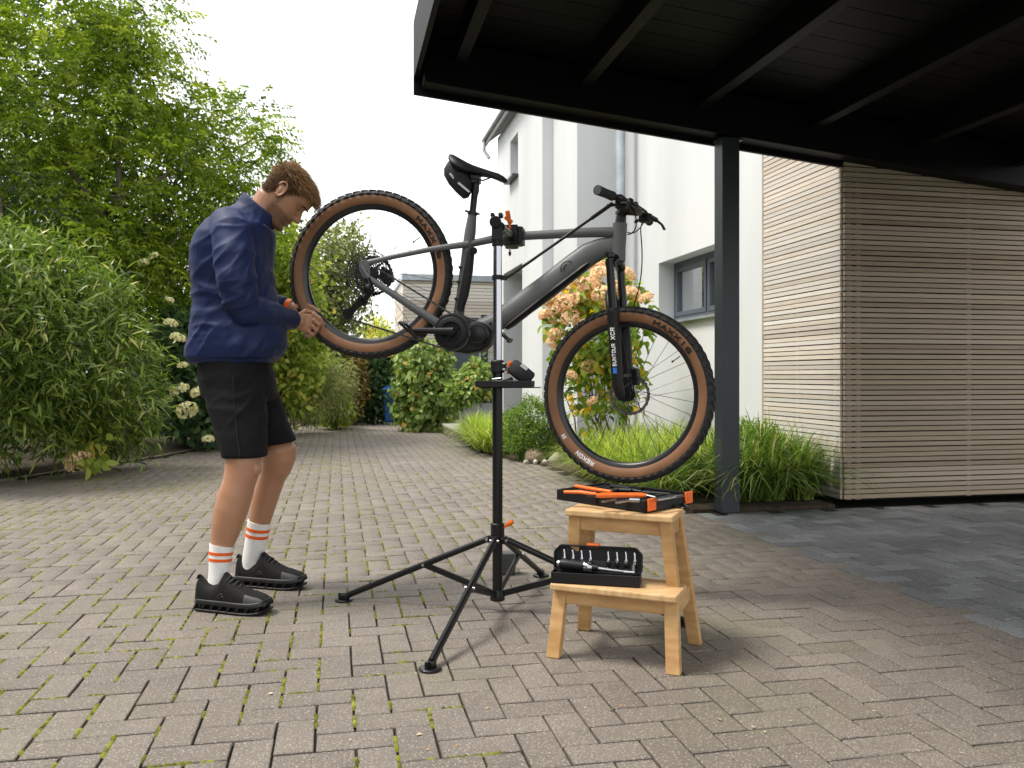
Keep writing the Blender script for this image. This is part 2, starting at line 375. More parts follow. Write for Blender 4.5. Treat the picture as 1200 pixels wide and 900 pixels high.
# ---- garage clad in narrow weathered slats
def slat_mat(name, c1, c2, rc, rnd):
    return mat(name, c1, 0.75, col2=c2, nscale=3.0, ndetail=8, bump=0.35, bscale=30, bdist=0.002, rnd=rnd, rnd_col=rc, stretch=(1.5, 1.5, 45), contrast=(0.3, 0.7))
M['slat'] = slat_mat("weathered_larch_slat", (0.37, 0.292, 0.205), (0.27, 0.20, 0.132), (0.40, 0.33, 0.25), .10)  # weathered front slats, darkened: the carport's shade is put into their colour
M['slat_side'] = slat_mat("pale_larch_slat", (0.62, 0.56, 0.49), (0.52, 0.435, 0.345), (0.62, 0.585, 0.54), .14)  # paler copy; on the garage side it puts the light from the left into the colour
M['batten'] = mat("batten_wood", (0.40, 0.34, 0.27), 0.8, col2=(0.32, 0.26, 0.2), nscale=10)
M['membrane'] = mat("dark_membrane", (0.012, 0.011, 0.010), 0.9)
GX, GY = 3.49, 5.29
gar = thing("clad_garage", "garage clad in narrow horizontal weathered wooden slats beside the white house", "garage", (GX + 1.5, GY + .5, 0))
mb = MB(); mb.box((GX + 0.03 + 2.2, GY + 0.035 + 0.54, 1.45), (4.4, 1.07, 2.84)); mb.build("core", M['membrane'], gar)
PER = 0.0367
SLA = MB(); SLA.box((0, 0, 0), (4.4, 0.018, 0.0287)); sl_front = SLA.mesh("slat", M['slat'])
SLB = MB(); SLB.box((0, 0, 0), (0.018, 1.08, 0.0293)); sl_side = SLB.mesh("slat", M['slat_side'])
r = random.Random(21)
for k in range(76):
    z = 0.045 + PER * (k + .5)
    o = bpy.data.objects.new("slat", sl_front); o.location = (GX + 2.2 + 0.012, GY + r.gauss(0, .0012), z + r.gauss(0, .0006)); o.rotation_euler = (r.gauss(0, .012), r.gauss(0, .0003), 0); link(o, gar)
    o = bpy.data.objects.new("slat", sl_side); o.location = (GX + r.gauss(0, .0012), GY + 0.54 + 0.010, z + r.gauss(0, .0006)); o.rotation_euler = (0, r.gauss(0, .012), 0); link(o, gar)
for x in (GX + .06, GX + .135, GX + 1.04, GX + 2.1, GX + 3.2):
    mb = MB(); mb.box((x, GY + 0.019, 1.44), (0.035, 0.019, 2.80)); mb.build("batten", M['batten'], gar)
for y in (GY + .05, GY + .10, GY + .60, GY + 1.05):
    mb = MB(); mb.box((GX + 0.019, y, 1.44), (0.019, 0.035, 2.80)); mb.build("batten", M['batten'], gar)
mb = MB(); mb.box((GX + 0.008, GY + 1.105, 1.45), (0.035, 0.028, 2.86)); mb.build("corner_trim", M['batten'], gar)

# ---- white rendered house
house = thing("white_house", "white rendered house with grey windows and a zinc gutter", "house", (3.6, 8.2, 0))
def wall_open(x0, x1, y0, y1, z0, z1, ops):
    ys = sorted({y0, y1, *[v for o in ops for v in o[:2]]}); zs = sorted({z0, z1, *[v for o in ops for v in o[2:]]}); mb = MB()
    for i in range(len(ys) - 1):
        run = None
        for k in range(len(zs) - 1):
            cy, cz = (ys[i] + ys[i + 1]) / 2, (zs[k] + zs[k + 1]) / 2
            if any(o[0] < cy < o[1] and o[2] < cz < o[3] for o in ops): continue
            mb.box(((x0 + x1) / 2, cy, cz), (x1 - x0, ys[i + 1] - ys[i], zs[k + 1] - zs[k]))
    return mb
WY0, WY1, WZ0, WZ1 = 6.98, 8.79, 1.50, 2.17
wall_open(3.52, 3.90, 6.42, 9.898, -0.05, 6.4, [(WY0, WY1, WZ0, WZ1)]).build("wall", M['plaster'], house)
wall_open(2.90, 3.90, 9.90, 11.068, -0.05, 6.3, []).build("wall", M['plaster'], house)
wall_open(2.75, 3.85, 11.07, 14.3, -0.05, 5.05, [(12.33, 13.78, -0.05, 2.62), (12.63, 13.22, 4.04, 4.69)]).build("wall", M['plaster'], house)
mb = MB(); mb.box((6.4, 10.4, 2.9), (4.98, 7.8, 6.0)); mb.build("inner_core", M['membrane'], house)
mb = MB(); mb.box((3.80, 13.055, 1.31), (0.06, 1.44, 2.60)); mb.build("front_door", M['window_frame'], house)
# roof over the rear volume, with gutter
M['roof'] = mat("dark_roof_sheet", (0.05, 0.05, 0.052), 0.6, col2=(0.035, 0.035, 0.037), nscale=4)
mb = MB(); y0, y1 = 10.9, 14.75
mb.prism([(2.63, (y0 + y1) / 2, 5.06), (2.63, (y0 + y1) / 2, 5.13), (5.2, (y0 + y1) / 2, 7.2), (5.2, (y0 + y1) / 2, 7.08)], (0, y1 - y0, 0)); rf = mb.build("roof", M['roof'], house)
M['soffit'] = mat("soffit_grey", (0.42, 0.42, 0.41), 0.7, col2=(0.36, 0.36, 0.35), nscale=5)
mb = MB(); mb.box((2.615, (y0 + y1) / 2, 5.08), (0.025, y1 - y0 - .01, 0.13)); mb.build("fascia", M['soffit'], rf)
mb = MB(); mb.tube([(2.575, y0, 5.12), (2.575, y1 + .02, 5.12)], 0.034, 14); mb.build("gutter", M['zinc'], rf, smooth=True)
mb = MB(); mb.tube([(2.58, 14.68, 5.1), (2.58, 14.68, 4.92), (2.66, 14.62, 4.78)], 0.03, 12); mb.build("gutter_outlet", M['zinc'], rf, smooth=True)
# downpipe in the inner corner
dp = P(726.5, 300, 10.02)
mb = MB(); mb.tube([(dp.x, dp.y, 0), (dp.x, dp.y, 6.3)], 0.062, 20); d_ = mb.build("downpipe", M['zinc'], house, smooth=True)
for z in (0.6, 2.6, 4.1):
    mb = MB(); mb.tube([(dp.x, dp.y, z), (dp.x, dp.y, z + .035)], 0.069, 20); mb.build("pipe_clip", M['zinc'], d_, smooth=True)
# glass
def glassmat(name, tint, mixf, rough=0.02):
    m = bpy.data.materials.new(name); m.use_nodes = True; N = m.node_tree.nodes; L = m.node_tree.links; N.remove(N["Principled BSDF"])
    g = N.new("ShaderNodeBsdfGlossy"); g.inputs["Roughness"].default_value = rough; g.inputs["Color"].default_value = (.95, .97, 1, 1)
    t = N.new("ShaderNodeBsdfTransparent"); t.inputs[0].default_value = (*tint, 1)
    fr = N.new("ShaderNodeFresnel"); fr.inputs[0].default_value = 1.5
    ad = N.new("ShaderNodeMath"); ad.operation = 'ADD'; ad.use_clamp = True; ad.inputs[1].default_value = mixf; L.new(fr.outputs[0], ad.inputs[0])
    x = N.new("ShaderNodeMixShader"); L.new(ad.outputs[0], x.inputs[0]); L.new(t.outputs[0], x.inputs[1]); L.new(g.outputs[0], x.inputs[2]); L.new(x.outputs[0], N["Material Output"].inputs[0]); return m
M['glass'] = glassmat("window_glass", (.7, .75, .75), 0.62)
M['room'] = mat("room_shadow", (0.05, 0.05, 0.05), 0.9, col2=(0.03, 0.03, 0.03), nscale=2)  # dark sheets behind the panes, the unlit room put into their colour
# window in the long wall: frame, two casements, sill
FX = 3.70
mb = MB(); mb.box((3.88, (WY0 + WY1) / 2, (WZ0 + WZ1) / 2), (0.02, WY1 - WY0, WZ1 - WZ0)); mb.build("room_shade_panel", M['room'], house)
win = MB()
for (ya, yb, za, zb) in ((WY0, WY1, WZ1 - .06, WZ1), (WY0, WY1, WZ0, WZ0 + .07), (WY0, WY0 + .06, WZ0 + .07, WZ1 - .06), (WY1 - .06, WY1, WZ0 + .07, WZ1 - .06)):
    win.box((FX + .035, (ya + yb) / 2, (za + zb) / 2), (0.07, yb - ya, zb - za))
wo_ = win.build("window", M['window_frame'], house, bevel=0.004)
MUL = 7.93
for (ya, yb) in ((MUL + .022, WY1 - .062), (WY0 + .062, MUL - .022)):
    cas = MB(); za, zb = WZ0 + .072, WZ1 - .062; t = .05
    for b in ((ya, yb, zb - t, zb), (ya, yb, za, za + t), (ya, ya + t, za + t, zb - t), (yb - t, yb, za + t, zb - t)):
        cas.box((FX + .022, (b[0] + b[1]) / 2, (b[2] + b[3]) / 2), (0.06, b[1] - b[0], b[3] - b[2]))
    cas.build("casement", M['window_frame'], wo_, bevel=0.005)
    gl = MB(); gl.box((FX + .03, (ya + yb) / 2, (za + zb) / 2), (0.012, yb - ya - 2 * t + .01, zb - za - 2 * t + .01)); gl.build("pane", M['glass'], wo_)
mb = MB(); mb.box((FX + .03, MUL, (WZ0 + WZ1) / 2), (0.05, .04, WZ1 - WZ0 - .14)); mb.build("mullion", M['window_frame'], wo_)
mb = MB(); mb.prism([(3.47, 7.885, 1.475), (3.47, 7.885, 1.502), (3.71, 7.885, 1.535), (3.71, 7.885, 1.503)], (0, 1.80, 0)); mb.build("sill", M['zinc'], wo_)
# small upper window of the rear volume
w2 = MB()
for (ya, yb, za, zb) in ((12.63, 13.22, 4.62, 4.69), (12.63, 13.22, 4.04, 4.11), (12.63, 12.70, 4.11, 4.62), (13.15, 13.22, 4.11, 4.62)):
    w2.box((2.94, (ya + yb) / 2, (za + zb) / 2), (0.06, yb - ya, zb - za))
w2o = w2.build("window", M['window_frame'], house)
mb = MB(); mb.box((2.95, 12.925, 4.365), (0.01, .46, .52)); mb.build("pane", M['glass'], w2o)
mb = MB(); mb.box((3.02, 12.925, 4.365), (0.02, .58, .64)); mb.build("room_shade_panel", M['room'], house)
mb = MB(); mb.box((2.77, 12.925, 4.02), (0.24, .66, .03)); mb.build("sill", M['anthracite'], w2o)

# ---- entrance step with planter
M['step'] = mat("step_brick", (0.17, 0.15, 0.13), 0.85, col2=(0.11, 0.10, 0.09), nscale=9, bump=0.4, bscale=60)
M['slab'] = mat("step_slab", (0.42, 0.41, 0.38), 0.8, col2=(0.30, 0.29, 0.26), nscale=6, bump=0.2, bscale=80)
st = thing("entrance_step", "low brick entrance step with pale slab top in front of the planter", "step", (2.1, 13, 0))
mb = MB(); mb.box((2.21, 12.93, 0.045), (1.06, 3.10, 0.13)); mb.build("riser", M['step'], st)
for k in range(4):
    mb = MB(); mb.box((2.20, 11.77 + 0.775 * k, 0.130), (1.08, 0.768, 0.035)); mb.build("slab", M['slab'], st, bevel=0.004)

# ---- carport: sloping eave beam, rafters, deck, post
cp = thing("carport", "anthracite carport with sloping eave beam, rafters and a square steel post", "carport", (2.57, 5.22, 0))
SL = -0.103
def bz(x): return 2.73 + SL * (x - 0.53)               # underside of the eave beam
XL, XR, YB, YF = 0.50, 5.2, 5.22, 0.3
def slab(x0, x1, y0, y1, lo, hi):                      # sheet following the roof slope
    mb = MB(); vs = []
    for x in (x0, x1):
        for y in (y0, y1):
            for d in (lo, hi): vs.append((x, y, bz(x) + d))
    mb.add(vs, [(0, 1, 3, 2), (4, 6, 7, 5), (0, 4, 5, 1), (2, 3, 7, 6), (0, 2, 6, 4), (1, 5, 7, 3)]); return mb
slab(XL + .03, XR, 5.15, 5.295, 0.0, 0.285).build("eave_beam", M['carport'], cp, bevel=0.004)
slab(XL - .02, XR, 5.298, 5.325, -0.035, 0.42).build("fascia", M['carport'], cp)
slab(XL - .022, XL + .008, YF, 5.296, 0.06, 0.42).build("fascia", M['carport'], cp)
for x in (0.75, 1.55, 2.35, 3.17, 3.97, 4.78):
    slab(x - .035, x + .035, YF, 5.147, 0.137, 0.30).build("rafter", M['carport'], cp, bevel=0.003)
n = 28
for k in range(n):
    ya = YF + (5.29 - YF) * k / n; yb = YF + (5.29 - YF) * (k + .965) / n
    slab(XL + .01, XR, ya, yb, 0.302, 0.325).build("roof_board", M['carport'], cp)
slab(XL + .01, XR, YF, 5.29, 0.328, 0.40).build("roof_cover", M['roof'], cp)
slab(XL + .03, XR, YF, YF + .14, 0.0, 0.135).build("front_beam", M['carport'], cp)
ps = Vector((2.575, 5.215, 0))
mb = MB(); mb.box((ps.x, ps.y, bz(ps.x) / 2 - 0.004), (0.125, 0.125, bz(ps.x) - 0.008)); mb.build("post", M['anthracite'], cp, bevel=0.006)
mb = MB(); mb.box((ps.x, ps.y - 0.02, bz(ps.x) - .022), (0.17, 0.10, 0.012)); mb.build("head_plate", M['anthracite'], cp)
mb = MB(); mb.box((5.1, 0.37, 1.12), (0.125, 0.125, 2.22)); mb.build("post", M['anthracite'], cp, bevel=0.006)

# ---- gate, bin and clad building at the end of the drive
gt = thing("garden_gate", "dark blue grey panel gate at the end of the drive behind the planter", "gate", PY(545, 480, 15.4) * 1)
a, b = PY(518, 480, 15.4), PY(561, 480, 15.4)
M['gate'] = mat("gate_blue_grey", (0.075, 0.09, 0.115), 0.5, col2=(0.065, 0.08, 0.10), nscale=3)
mb = MB(); mb.box(((a.x + b.x) / 2, 15.4, 1.0), (b.x - a.x, 0.05, 2.0)); mb.build("panel", M['gate'], gt)
mb = MB(); mb.box((b.x + .015, 15.38, 1.0), (.025, 0.03, 2.0)); mb.build("edge_strip", M['zinc'], gt)
mb = MB(); mb.box((b.x + .10, 15.4, 1.02), (.13, 0.10, 2.06)); mb.build("post", M['anthracite'], gt)
for k in range(26):
    mb = MB(); mb.box((b.x + .37, 15.42, 0.06 + k * .078), (.40, 0.03, .066)); mb.build("slat", M['slat_side'], gt)
fb = thing("slatted_outbuilding", "pale slat clad outbuilding with a flat metal roof edge beyond the gate", "outbuilding", (2.8, 23.4, 0))
a, b = PY(474, 330, 22.0), PY(640, 330, 22.0)
mb = MB(); mb.box(((a.x + b.x) / 2, 23.6, 1.7), (b.x - a.x, 3.1, 3.4)); mb.build("core", M['membrane'], fb)
for k in range(38):
    mb = MB(); mb.box(((a.x + b.x) / 2, 22.03, 0.05 + k * .09), (b.x - a.x + .02, 0.03, .078)); mb.build("slat", M['slat_side'], fb)
for k in range(38):
    mb = MB(); mb.box((a.x - .02, 23.6, 0.05 + k * .09), (0.03, 3.1, .078)); mb.build("slat", M['slat_side'], fb)
mb = MB(); mb.box(((a.x + b.x) / 2, 23.6, 3.50), (b.x - a.x + .14, 3.3, .16)); mb.build("roof_edge", M['zinc'], fb)
M['blue'] = mat("blue_bin_plastic", (0.015, 0.10, 0.33), 0.45, col2=(0.02, 0.12, 0.37), nscale=6)
bn = thing("blue_bin", "blue wheeled rubbish bin half hidden behind the leafy bush", "bin", G(461, 497))
c = G(463, 496)
mb = MB(); mb.loft([[c + Vector((sx * w, sy * w, z)) for sx, sy in ((-1, -1), (1, -1), (1, 1), (-1, 1))] for z, w in ((0.03, .20), (0.62, .25))]); mb.build("body", M['blue'], bn, bevel=0.02)
mb = MB(); mb.loft([[c + Vector((sx * w, sy * w, z)) for sx, sy in ((-1, -1), (1, -1), (1, 1), (-1, 1))] for z, w in ((0.625, .27), (0.67, .27), (0.72, .18))]); mb.build("lid", M['blue'], bn, bevel=0.015)
for s in (-1, 1):
    mb = MB(); mb.tube([c + Vector((s * .2 - .02 * s, .2, .09)), c + Vector((s * .24, .2, .09))], 0.085, 14); mb.build("wheel", M['black_plastic'], bn)
# ================================================================== PLANTS
def cam2w(A):
    A = np.asarray(A, dtype=np.float64); return np.stack([A[:, 0] * cA + A[:, 2] * sA, -A[:, 0] * sA + A[:, 2] * cA, A[:, 1]], 1)
def nrmz(a): return a / np.maximum(np.linalg.norm(a, axis=1, keepdims=True), 1e-9)
class Foliage:
    def __init__(self): self.V = []; self.T = []; self.C = []; self.n = 0
    def put(self, b, d, nr, L, Wd, tint, kind='rhomb', fold=0.18, droop=0.12):
        d = nrmz(d); s = nrmz(np.cross(d, nr)); u = np.cross(s, d); L = np.asarray(L)[:, None]; Wd = np.asarray(Wd)[:, None]; N = len(b)
        if kind == 'rhomb':
            vs = [b, b + d * L * .42 + s * Wd * .5 + u * Wd * fold, b + d * L - u * L * droop, b + d * L * .42 - s * Wd * .5 + u * Wd * fold]
            tr = [(0, 1, 2), (0, 2, 3)]
        elif kind == 'broad':
            vs = [b, b + d * L * .28 + s * Wd * .46 + u * Wd * fold, b + d * L * .66 + s * Wd * .42 + u * Wd * (fold - .05), b + d * L - u * L * droop,
                  b + d * L * .66 - s * Wd * .42 + u * Wd * (fold - .05), b + d * L * .28 - s * Wd * .46 + u * Wd * fold, b + d * L * .5 - u * L * .02]
            tr = [(0, 1, 6), (1, 2, 6), (2, 3, 6), (6, 3, 4), (6, 4, 5), (0, 6, 5)]
        elif kind == 'lance':
            vs = [b, b + d * L * .35 + s * Wd * .5, b + d * L * .35 - s * Wd * .5, b + d * L * .72 + s * Wd * .33 - u * L * droop * .5, b + d * L * .72 - s * Wd * .33 - u * L * droop * .5, b + d * L - u * L * droop * 1.6]
            tr = [(0, 1, 2), (1, 3, 2), (2, 3, 4), (3, 5, 4)]
        k = len(vs); V = np.stack(vs, 1).reshape(-1, 3); idx = (np.arange(N) * k)[:, None, None] + np.array(tr)[None]
        self.V.append(V); self.T.append(idx.reshape(-1, 3) + self.n); self.C.append(np.repeat(np.clip(tint, 0, 1), k)); self.n += len(V)
    def build(self, name, m, parent=None):
        me = fastmesh(name, np.concatenate(self.V), np.concatenate(self.T), m, np.concatenate(self.C))
        o = bpy.data.objects.new(name, me); link(o, parent); return o
def shell(ells, n, rg, rin=0.55, lo=None, clump=0.0, fq=3.0):
    """points in a union of ellipsoids given as (px, py, z, rx px, ry px, rz m): world position, outward direction, cam-frame depth side"""
    w = np.array([e[3] * e[4] * (e[2] ** 2) * e[5] ** .5 for e in ells]); w /= w.sum(); k = rg.choice(len(ells), n, p=w)
    E = np.array(ells, dtype=float)[k]; z = E[:, 2]
    c = np.stack([(E[:, 0] - 600) / F * z, H + (HY - E[:, 1]) / F * z, z], 1); rad = np.stack([E[:, 3] / F * z, E[:, 4] / F * z, E[:, 5]], 1)
    d = nrmz(rg.normal(size=(n, 3))); rr = rg.uniform(rin ** 2, 1, n) ** .5
    # lumpy radius
    lump = 1 + .16 * np.sin(d[:, 0] * 6 + k) * np.sin(d[:, 1] * 5 + 2 * k) + .08 * np.sin(d[:, 2] * 11 + d[:, 0] * 9)
    p = c + d * rad * (rr * lump)[:, None]
    o = nrmz(d / rad)
    keep = p[:, 1] > (0.04 if lo is None else lo)
    if clump:
        q = p * fq; nz = np.sin(q[:, 0] * 1.3 + 1.7 * np.sin(q[:, 1] * .9)) * np.sin(q[:, 1] * 1.6 + 1.1 * np.sin(q[:, 2] * 1.2)) + .5 * np.sin(q[:, 2] * 2.1 + q[:, 0] * 1.9) * np.sin(q[:, 1] * 2.7)
        keep &= rg.random(len(p)) < np.clip(.62 + nz * 1.1, 1 - clump, 1)
    return cam2w(p)[keep], cam2w(o)[keep], rr[keep]
UP = np.array([[0, 0, 1.0]])
def pinnate(fo, p, o, rg, Lr=(0.22, 0.38), nl=6, lf=(0.055, 0.024), droop=0.5, tint=(0.5, 0.2)):
    n = len(p); d = nrmz(o * .8 + rg.normal(size=(n, 3)) * .55 + UP * .15); L = rg.uniform(*Lr, n); tb = rg.normal(tint[0], tint[1], n)
    s = nrmz(np.cross(d, UP + rg.normal(size=(n, 3)) * .25)); u = np.cross(s, d)
    for k in range(nl):
        t = (k + .6) / nl; q = p + d * (L * t)[:, None] - UP * (L * droop * t * t)[:, None]; dd = nrmz(d - UP * (2 * droop * t) * 1.0)
        for sg in (-1, 1):
            m = rg.random(n) < .93
            fo.put(q[m], (dd * .55 + s * sg * .85 - UP * .25 + rg.normal(size=(n, 3)) * .12)[m], (u + rg.normal(size=(n, 3)) * .3)[m], rg.uniform(.8, 1.2, n)[m] * lf[0] * (1 - .3 * abs(t - .5)), rg.uniform(.85, 1.15, n)[m] * lf[1], (tb + rg.normal(0, .08, n))[m])
    q = p + d * L[:, None] - UP * (L * droop)[:, None]; fo.put(q, d - UP * droop, u, np.full(n, lf[0]), np.full(n, lf[1]), tb)
def spray(fo, p, o, rg, per=5, L=(0.05, 0.09), W=(0.03, 0.05), out=.7, grav=.3, jit=.7, spread=.06, tint=(.5, .2), kind='rhomb', droop=.15, up=0.3):
    tb = rg.normal(tint[0], tint[1], len(p))
    for k in range(per):
        n = len(p); d = o * out + rg.normal(size=(n, 3)) * jit - UP * grav
        nr = o * .5 + UP * up * 2 + rg.normal(size=(n, 3)) * .45
        fo.put(p + rg.normal(size=(n, 3)) * spread, d, nr, rg.uniform(*L, n), rg.uniform(*W, n), tb + rg.normal(0, .1, n), kind, droop=droop)
M['bark'] = mat("bark", (0.09, 0.07, 0.05), 0.9, col2=(0.16, 0.13, 0.10), nscale=30, bump=0.7, bscale=50, stretch=(1, 1, .3))
def limb(pts, r0, r1, n=7):
    mb = MB(); rs = [r0 + (r1 - r0) * i / (len(pts) - 1) for i in range(len(pts))]; mb.tube(pts, rs, n); return mb
def plant(name, label, cat, base, group=None): return thing(name, label, cat, base, group)
def wob(a, b, k=5, amt=0.06, seed=0):
    r = random.Random(seed); a = Vector(a); b = Vector(b); L = (b - a).length
    return [a.lerp(b, i / k) + (Vector((r.gauss(0, 1), r.gauss(0, 1), r.gauss(0, .5))) * amt * L * math.sin(math.pi * i / k) * .5) for i in range(k + 1)]

LM_tree = leafmat("pinnate_leaf", [(0, (0.030, 0.060, 0.010)), (.5, (0.122, 0.185, 0.020)), (1, (0.33, 0.38, 0.065))], .5)
LM_dark = leafmat("dark_leaf", [(0, (0.010, 0.022, 0.007)), (.5, (0.026, 0.055, 0.015)), (1, (0.06, 0.10, 0.025))], .25)
LM_bamboo = leafmat("bamboo_leaf", [(0, (0.03, 0.055, 0.010)), (.5, (0.105, 0.165, 0.026)), (.85, (0.24, 0.31, 0.07)), (1, (0.44, 0.42, 0.16))], .38, .36, .5)
LM_hyd = leafmat("hydrangea_leaf", [(0, (0.018, 0.040, 0.014)), (.5, (0.04, 0.085, 0.03)), (1, (0.09, 0.14, 0.045))], .25)
LM_hydY = leafmat("autumn_hydrangea_leaf", [(0, (0.07, 0.12, 0.018)), (.5, (0.17, 0.27, 0.04)), (.82, (0.38, 0.41, 0.07)), (1, (0.62, 0.38, 0.04))], .45)
LM_yel = leafmat("light_leaf", [(0, (0.09, 0.14, 0.02)), (.5, (0.25, 0.33, 0.06)), (.85, (0.42, 0.44, 0.11)), (1, (0.55, 0.43, 0.09))], .45)
LM_olive = leafmat("olive_leaf", [(0, (0.05, 0.065, 0.02)), (.5, (0.16, 0.19, 0.06)), (1, (0.36, 0.36, 0.15))], .4)
LM_ivy = leafmat("ivy_leaf", [(0, (0.05, 0.085, 0.016)), (.5, (0.15, 0.23, 0.05)), (.9, (0.32, 0.39, 0.13)), (1, (0.52, 0.27, 0.07))], .35, .35, .5)
LM_brown = leafmat("rusty_leaf", [(0, (0.06, 0.05, 0.018)), (.5, (0.18, 0.13, 0.035)), (1, (0.34, 0.25, 0.07))], .35)
LM_box = leafmat("box_leaf", [(0, (0.03, 0.065, 0.012)), (.5, (0.11, 0.18, 0.03)), (1, (0.25, 0.34, 0.07))], .35)
LM_grass = leafmat("dark_grass_blade", [(0, (0.035, 0.065, 0.012)), (.5, (0.10, 0.17, 0.03)), (.85, (0.22, 0.29, 0.06)), (1, (0.46, 0.40, 0.19))], .38, .35, .5)
LM_grassY = leafmat("yellow_grass_blade", [(0, (0.08, 0.13, 0.02)), (.5, (0.24, 0.33, 0.05)), (.85, (0.40, 0.46, 0.10)), (1, (0.55, 0.48, 0.20))], .45, .35, .5)
LM_fir = leafmat("yew_needle", [(0, (0.012, 0.022, 0.012)), (.5, (0.028, 0.048, 0.026)), (1, (0.07, 0.10, 0.05))], .15)

# ---- big feathery tree on the left
rg = np.random.default_rng(101)
tb = G(150, 528); tree = plant("feathery_tree", "tall green tree with feathery drooping leaves behind the bamboo", "tree", tb)
ells = [(40, 110, 10, 150, 110, 1.2), (-40, 200, 9.5, 120, 130, 1.2), (150, 100, 10.5, 75, 75, 1.0), (110, 220, 10, 120, 85, 1.1), (215, 185, 11, 85, 68, .9), (270, 165, 11.5, 48, 50, .7), (308, 150, 11.6, 30, 34, .45), (320, 190, 11.6, 20, 26, .4), (285, 120, 11.5, 32, 24, .4), (240, 140, 11.3, 46, 34, .5),
        (240, 262, 11, 90, 75, 1.0), (296, 232, 11.5, 36, 48, .6), (180, 330, 10.5, 85, 60, .9), (40, 10, 10, 140, 90, 1.2), (150, 20, 10.5, 62, 60, 1.0), (80, 300, 9.6, 110, 70, .9), (235, 330, 11.2, 70, 70, .8)]
p, o, rr = shell(ells, 9500, rg, .5, clump=.85, fq=4.5)
fo = Foliage(); dep = (p[:, 0] * sA + p[:, 1] * cA)
pinnate(fo, p, o * np.array([1, 1, .6]), rg, Lr=(.22, .40), nl=5, lf=(.085, .034), tint=(.5, .22))
fo.build("crown", LM_tree, tree)
trunk = limb(wob(tb, P(130, 330, 10.4), seed=1), .12, .07).build("trunk", M['bark'], tree, smooth=True)
for i, (a, b, r0) in enumerate([((130, 330, 10.4), (60, 120, 10), .06), ((130, 330, 10.4), (230, 180, 11), .05), ((130, 330, 10.4), (300, 160, 11.5), .035), ((140, 250, 10.2), (150, 60, 10.4), .04), ((165, 220, 10.2), (240, 172, 10.3), .025), ((130, 230, 9.9), (172, 225, 9.7), .02), ((190, 350, 10.4), (215, 250, 10.2), .02)]):
    limb(wob(P(*a), P(*b), seed=20 + i, amt=.1), r0, r0 * .3).build("branch", M['bark'], trunk, smooth=True)

# ---- dark hedge wall behind everything on the left
rg = np.random.default_rng(102)
hd = plant("dark_hedge", "dense dark evergreen hedge behind the feathery tree and the hydrangea", "hedge", G(150, 515))
ells = [(60, 330, 12.6, 200, 120, .6), (0, 160, 12.8, 190, 170, .6), (230, 380, 12.8, 110, 110, .6), (120, 440, 12.3, 170, 90, .6), (160, 220, 13, 120, 110, .5), (255, 470, 12.6, 70, 60, .5), (-60, 420, 12, 160, 130, .6)]
p, o, rr = shell(ells, 7500, rg, .6); fo = Foliage(); spray(fo, p, o, rg, per=4, L=(.09, .16), W=(.05, .09), spread=.1, tint=(.45, .22)); fo.build("foliage", LM_dark, hd)
limb(wob(G(150, 516), P(150, 300, 12.7), seed=3), .08, .03).build("stem", M['bark'], hd)
# ---- dark yew at the far left
rg = np.random.default_rng(103)
yw = plant("yew_shrub", "blackish green yew with layered needle sprays left of the feathery tree", "shrub", G(0, 545))
ells = [(-10, 230, 8.8, 60, 60, .5), (30, 255, 8.7, 55, 40, .4), (-40, 300, 8.8, 70, 60, .5)]
p, o, rr = shell(ells, 420, rg, .5); fo = Foliage()
pinnate(fo, p, o * np.array([1, 1, .3]), rg, Lr=(.18, .34), nl=16, lf=(.035, .006), droop=.15, tint=(.5, .25)); fo.build("foliage", LM_fir, yw)
limb(wob(G(0, 546), P(0, 230, 8.8), seed=4), .05, .02).build("stem", M['bark'], yw)

# ---- bamboo
rg = np.random.default_rng(104)
bb = plant("bamboo_clump", "bright green bamboo bush spilling over the left driveway edge", "bamboo", G(60, 556))
ells = [(40, 400, 7.3, 115, 110, .75), (-30, 380, 7.0, 110, 125, .8), (120, 440, 7.8, 62, 90, .6), (0, 475, 7.2, 95, 80, .6), (150, 470, 8.1, 40, 72, .5), (70, 350, 7.6, 75, 62, .6), (-20, 330, 7.2, 75, 70, .6), (75, 470, 7.9, 70, 50, .4), (165, 400, 8.2, 22, 26, .25), (110, 340, 7.9, 36, 26, .25), (150, 365, 8.1, 24, 20, .2), (60, 300, 7.5, 34, 24, .25), (10, 285, 7.3, 40, 26, .3), (178, 440, 8.3, 18, 30, .2), (140, 500, 8.3, 34, 30, .3)]
p, o, rr = shell(ells, 7600, rg, .66, clump=.9, fq=8)
fo = Foliage()
spray(fo, p, o * np.array([1, 1, .5]), rg, per=5, L=(.08, .17), W=(.015, .026), out=.6, grav=.22, jit=.75, spread=.06, tint=(.47, .24), kind='lance', droop=.12, up=.5)
fo.build("foliage", LM_bamboo, bb)
M['cane'] = mat("bamboo_cane", (0.16, 0.15, 0.05), 0.5, col2=(0.10, 0.12, 0.04), nscale=20)
for i in range(16):
    a = G(random.uniform(-60, 150), random.uniform(540, 562)); q = ells[i % len(ells)]; b = P(q[0] + random.uniform(-50, 50), q[1] - random.uniform(0, 60), q[2])
    limb(wob(a, b, seed=40 + i, amt=.12), .009, .004, 6).build("cane", M['cane'], bb)
# broad-leaved plant at its foot, with a faded pink flower
rg = np.random.default_rng(105)
bl = plant("broadleaf_plant", "low plant with broad pale green leaves and a faded pink flower at the bamboo's foot", "plant", G(105, 548))
p, o, rr = shell([(108, 520, 7.5, 26, 22, .18), (98, 538, 7.45, 28, 12, .15)], 85, rg, .3); fo = Foliage()
spray(fo, p, o, rg, per=1, L=(.09, .13), W=(.06, .085), grav=.2, spread=.01, tint=(.6, .2), kind='broad'); fo.build("foliage", LM_yel, bl)

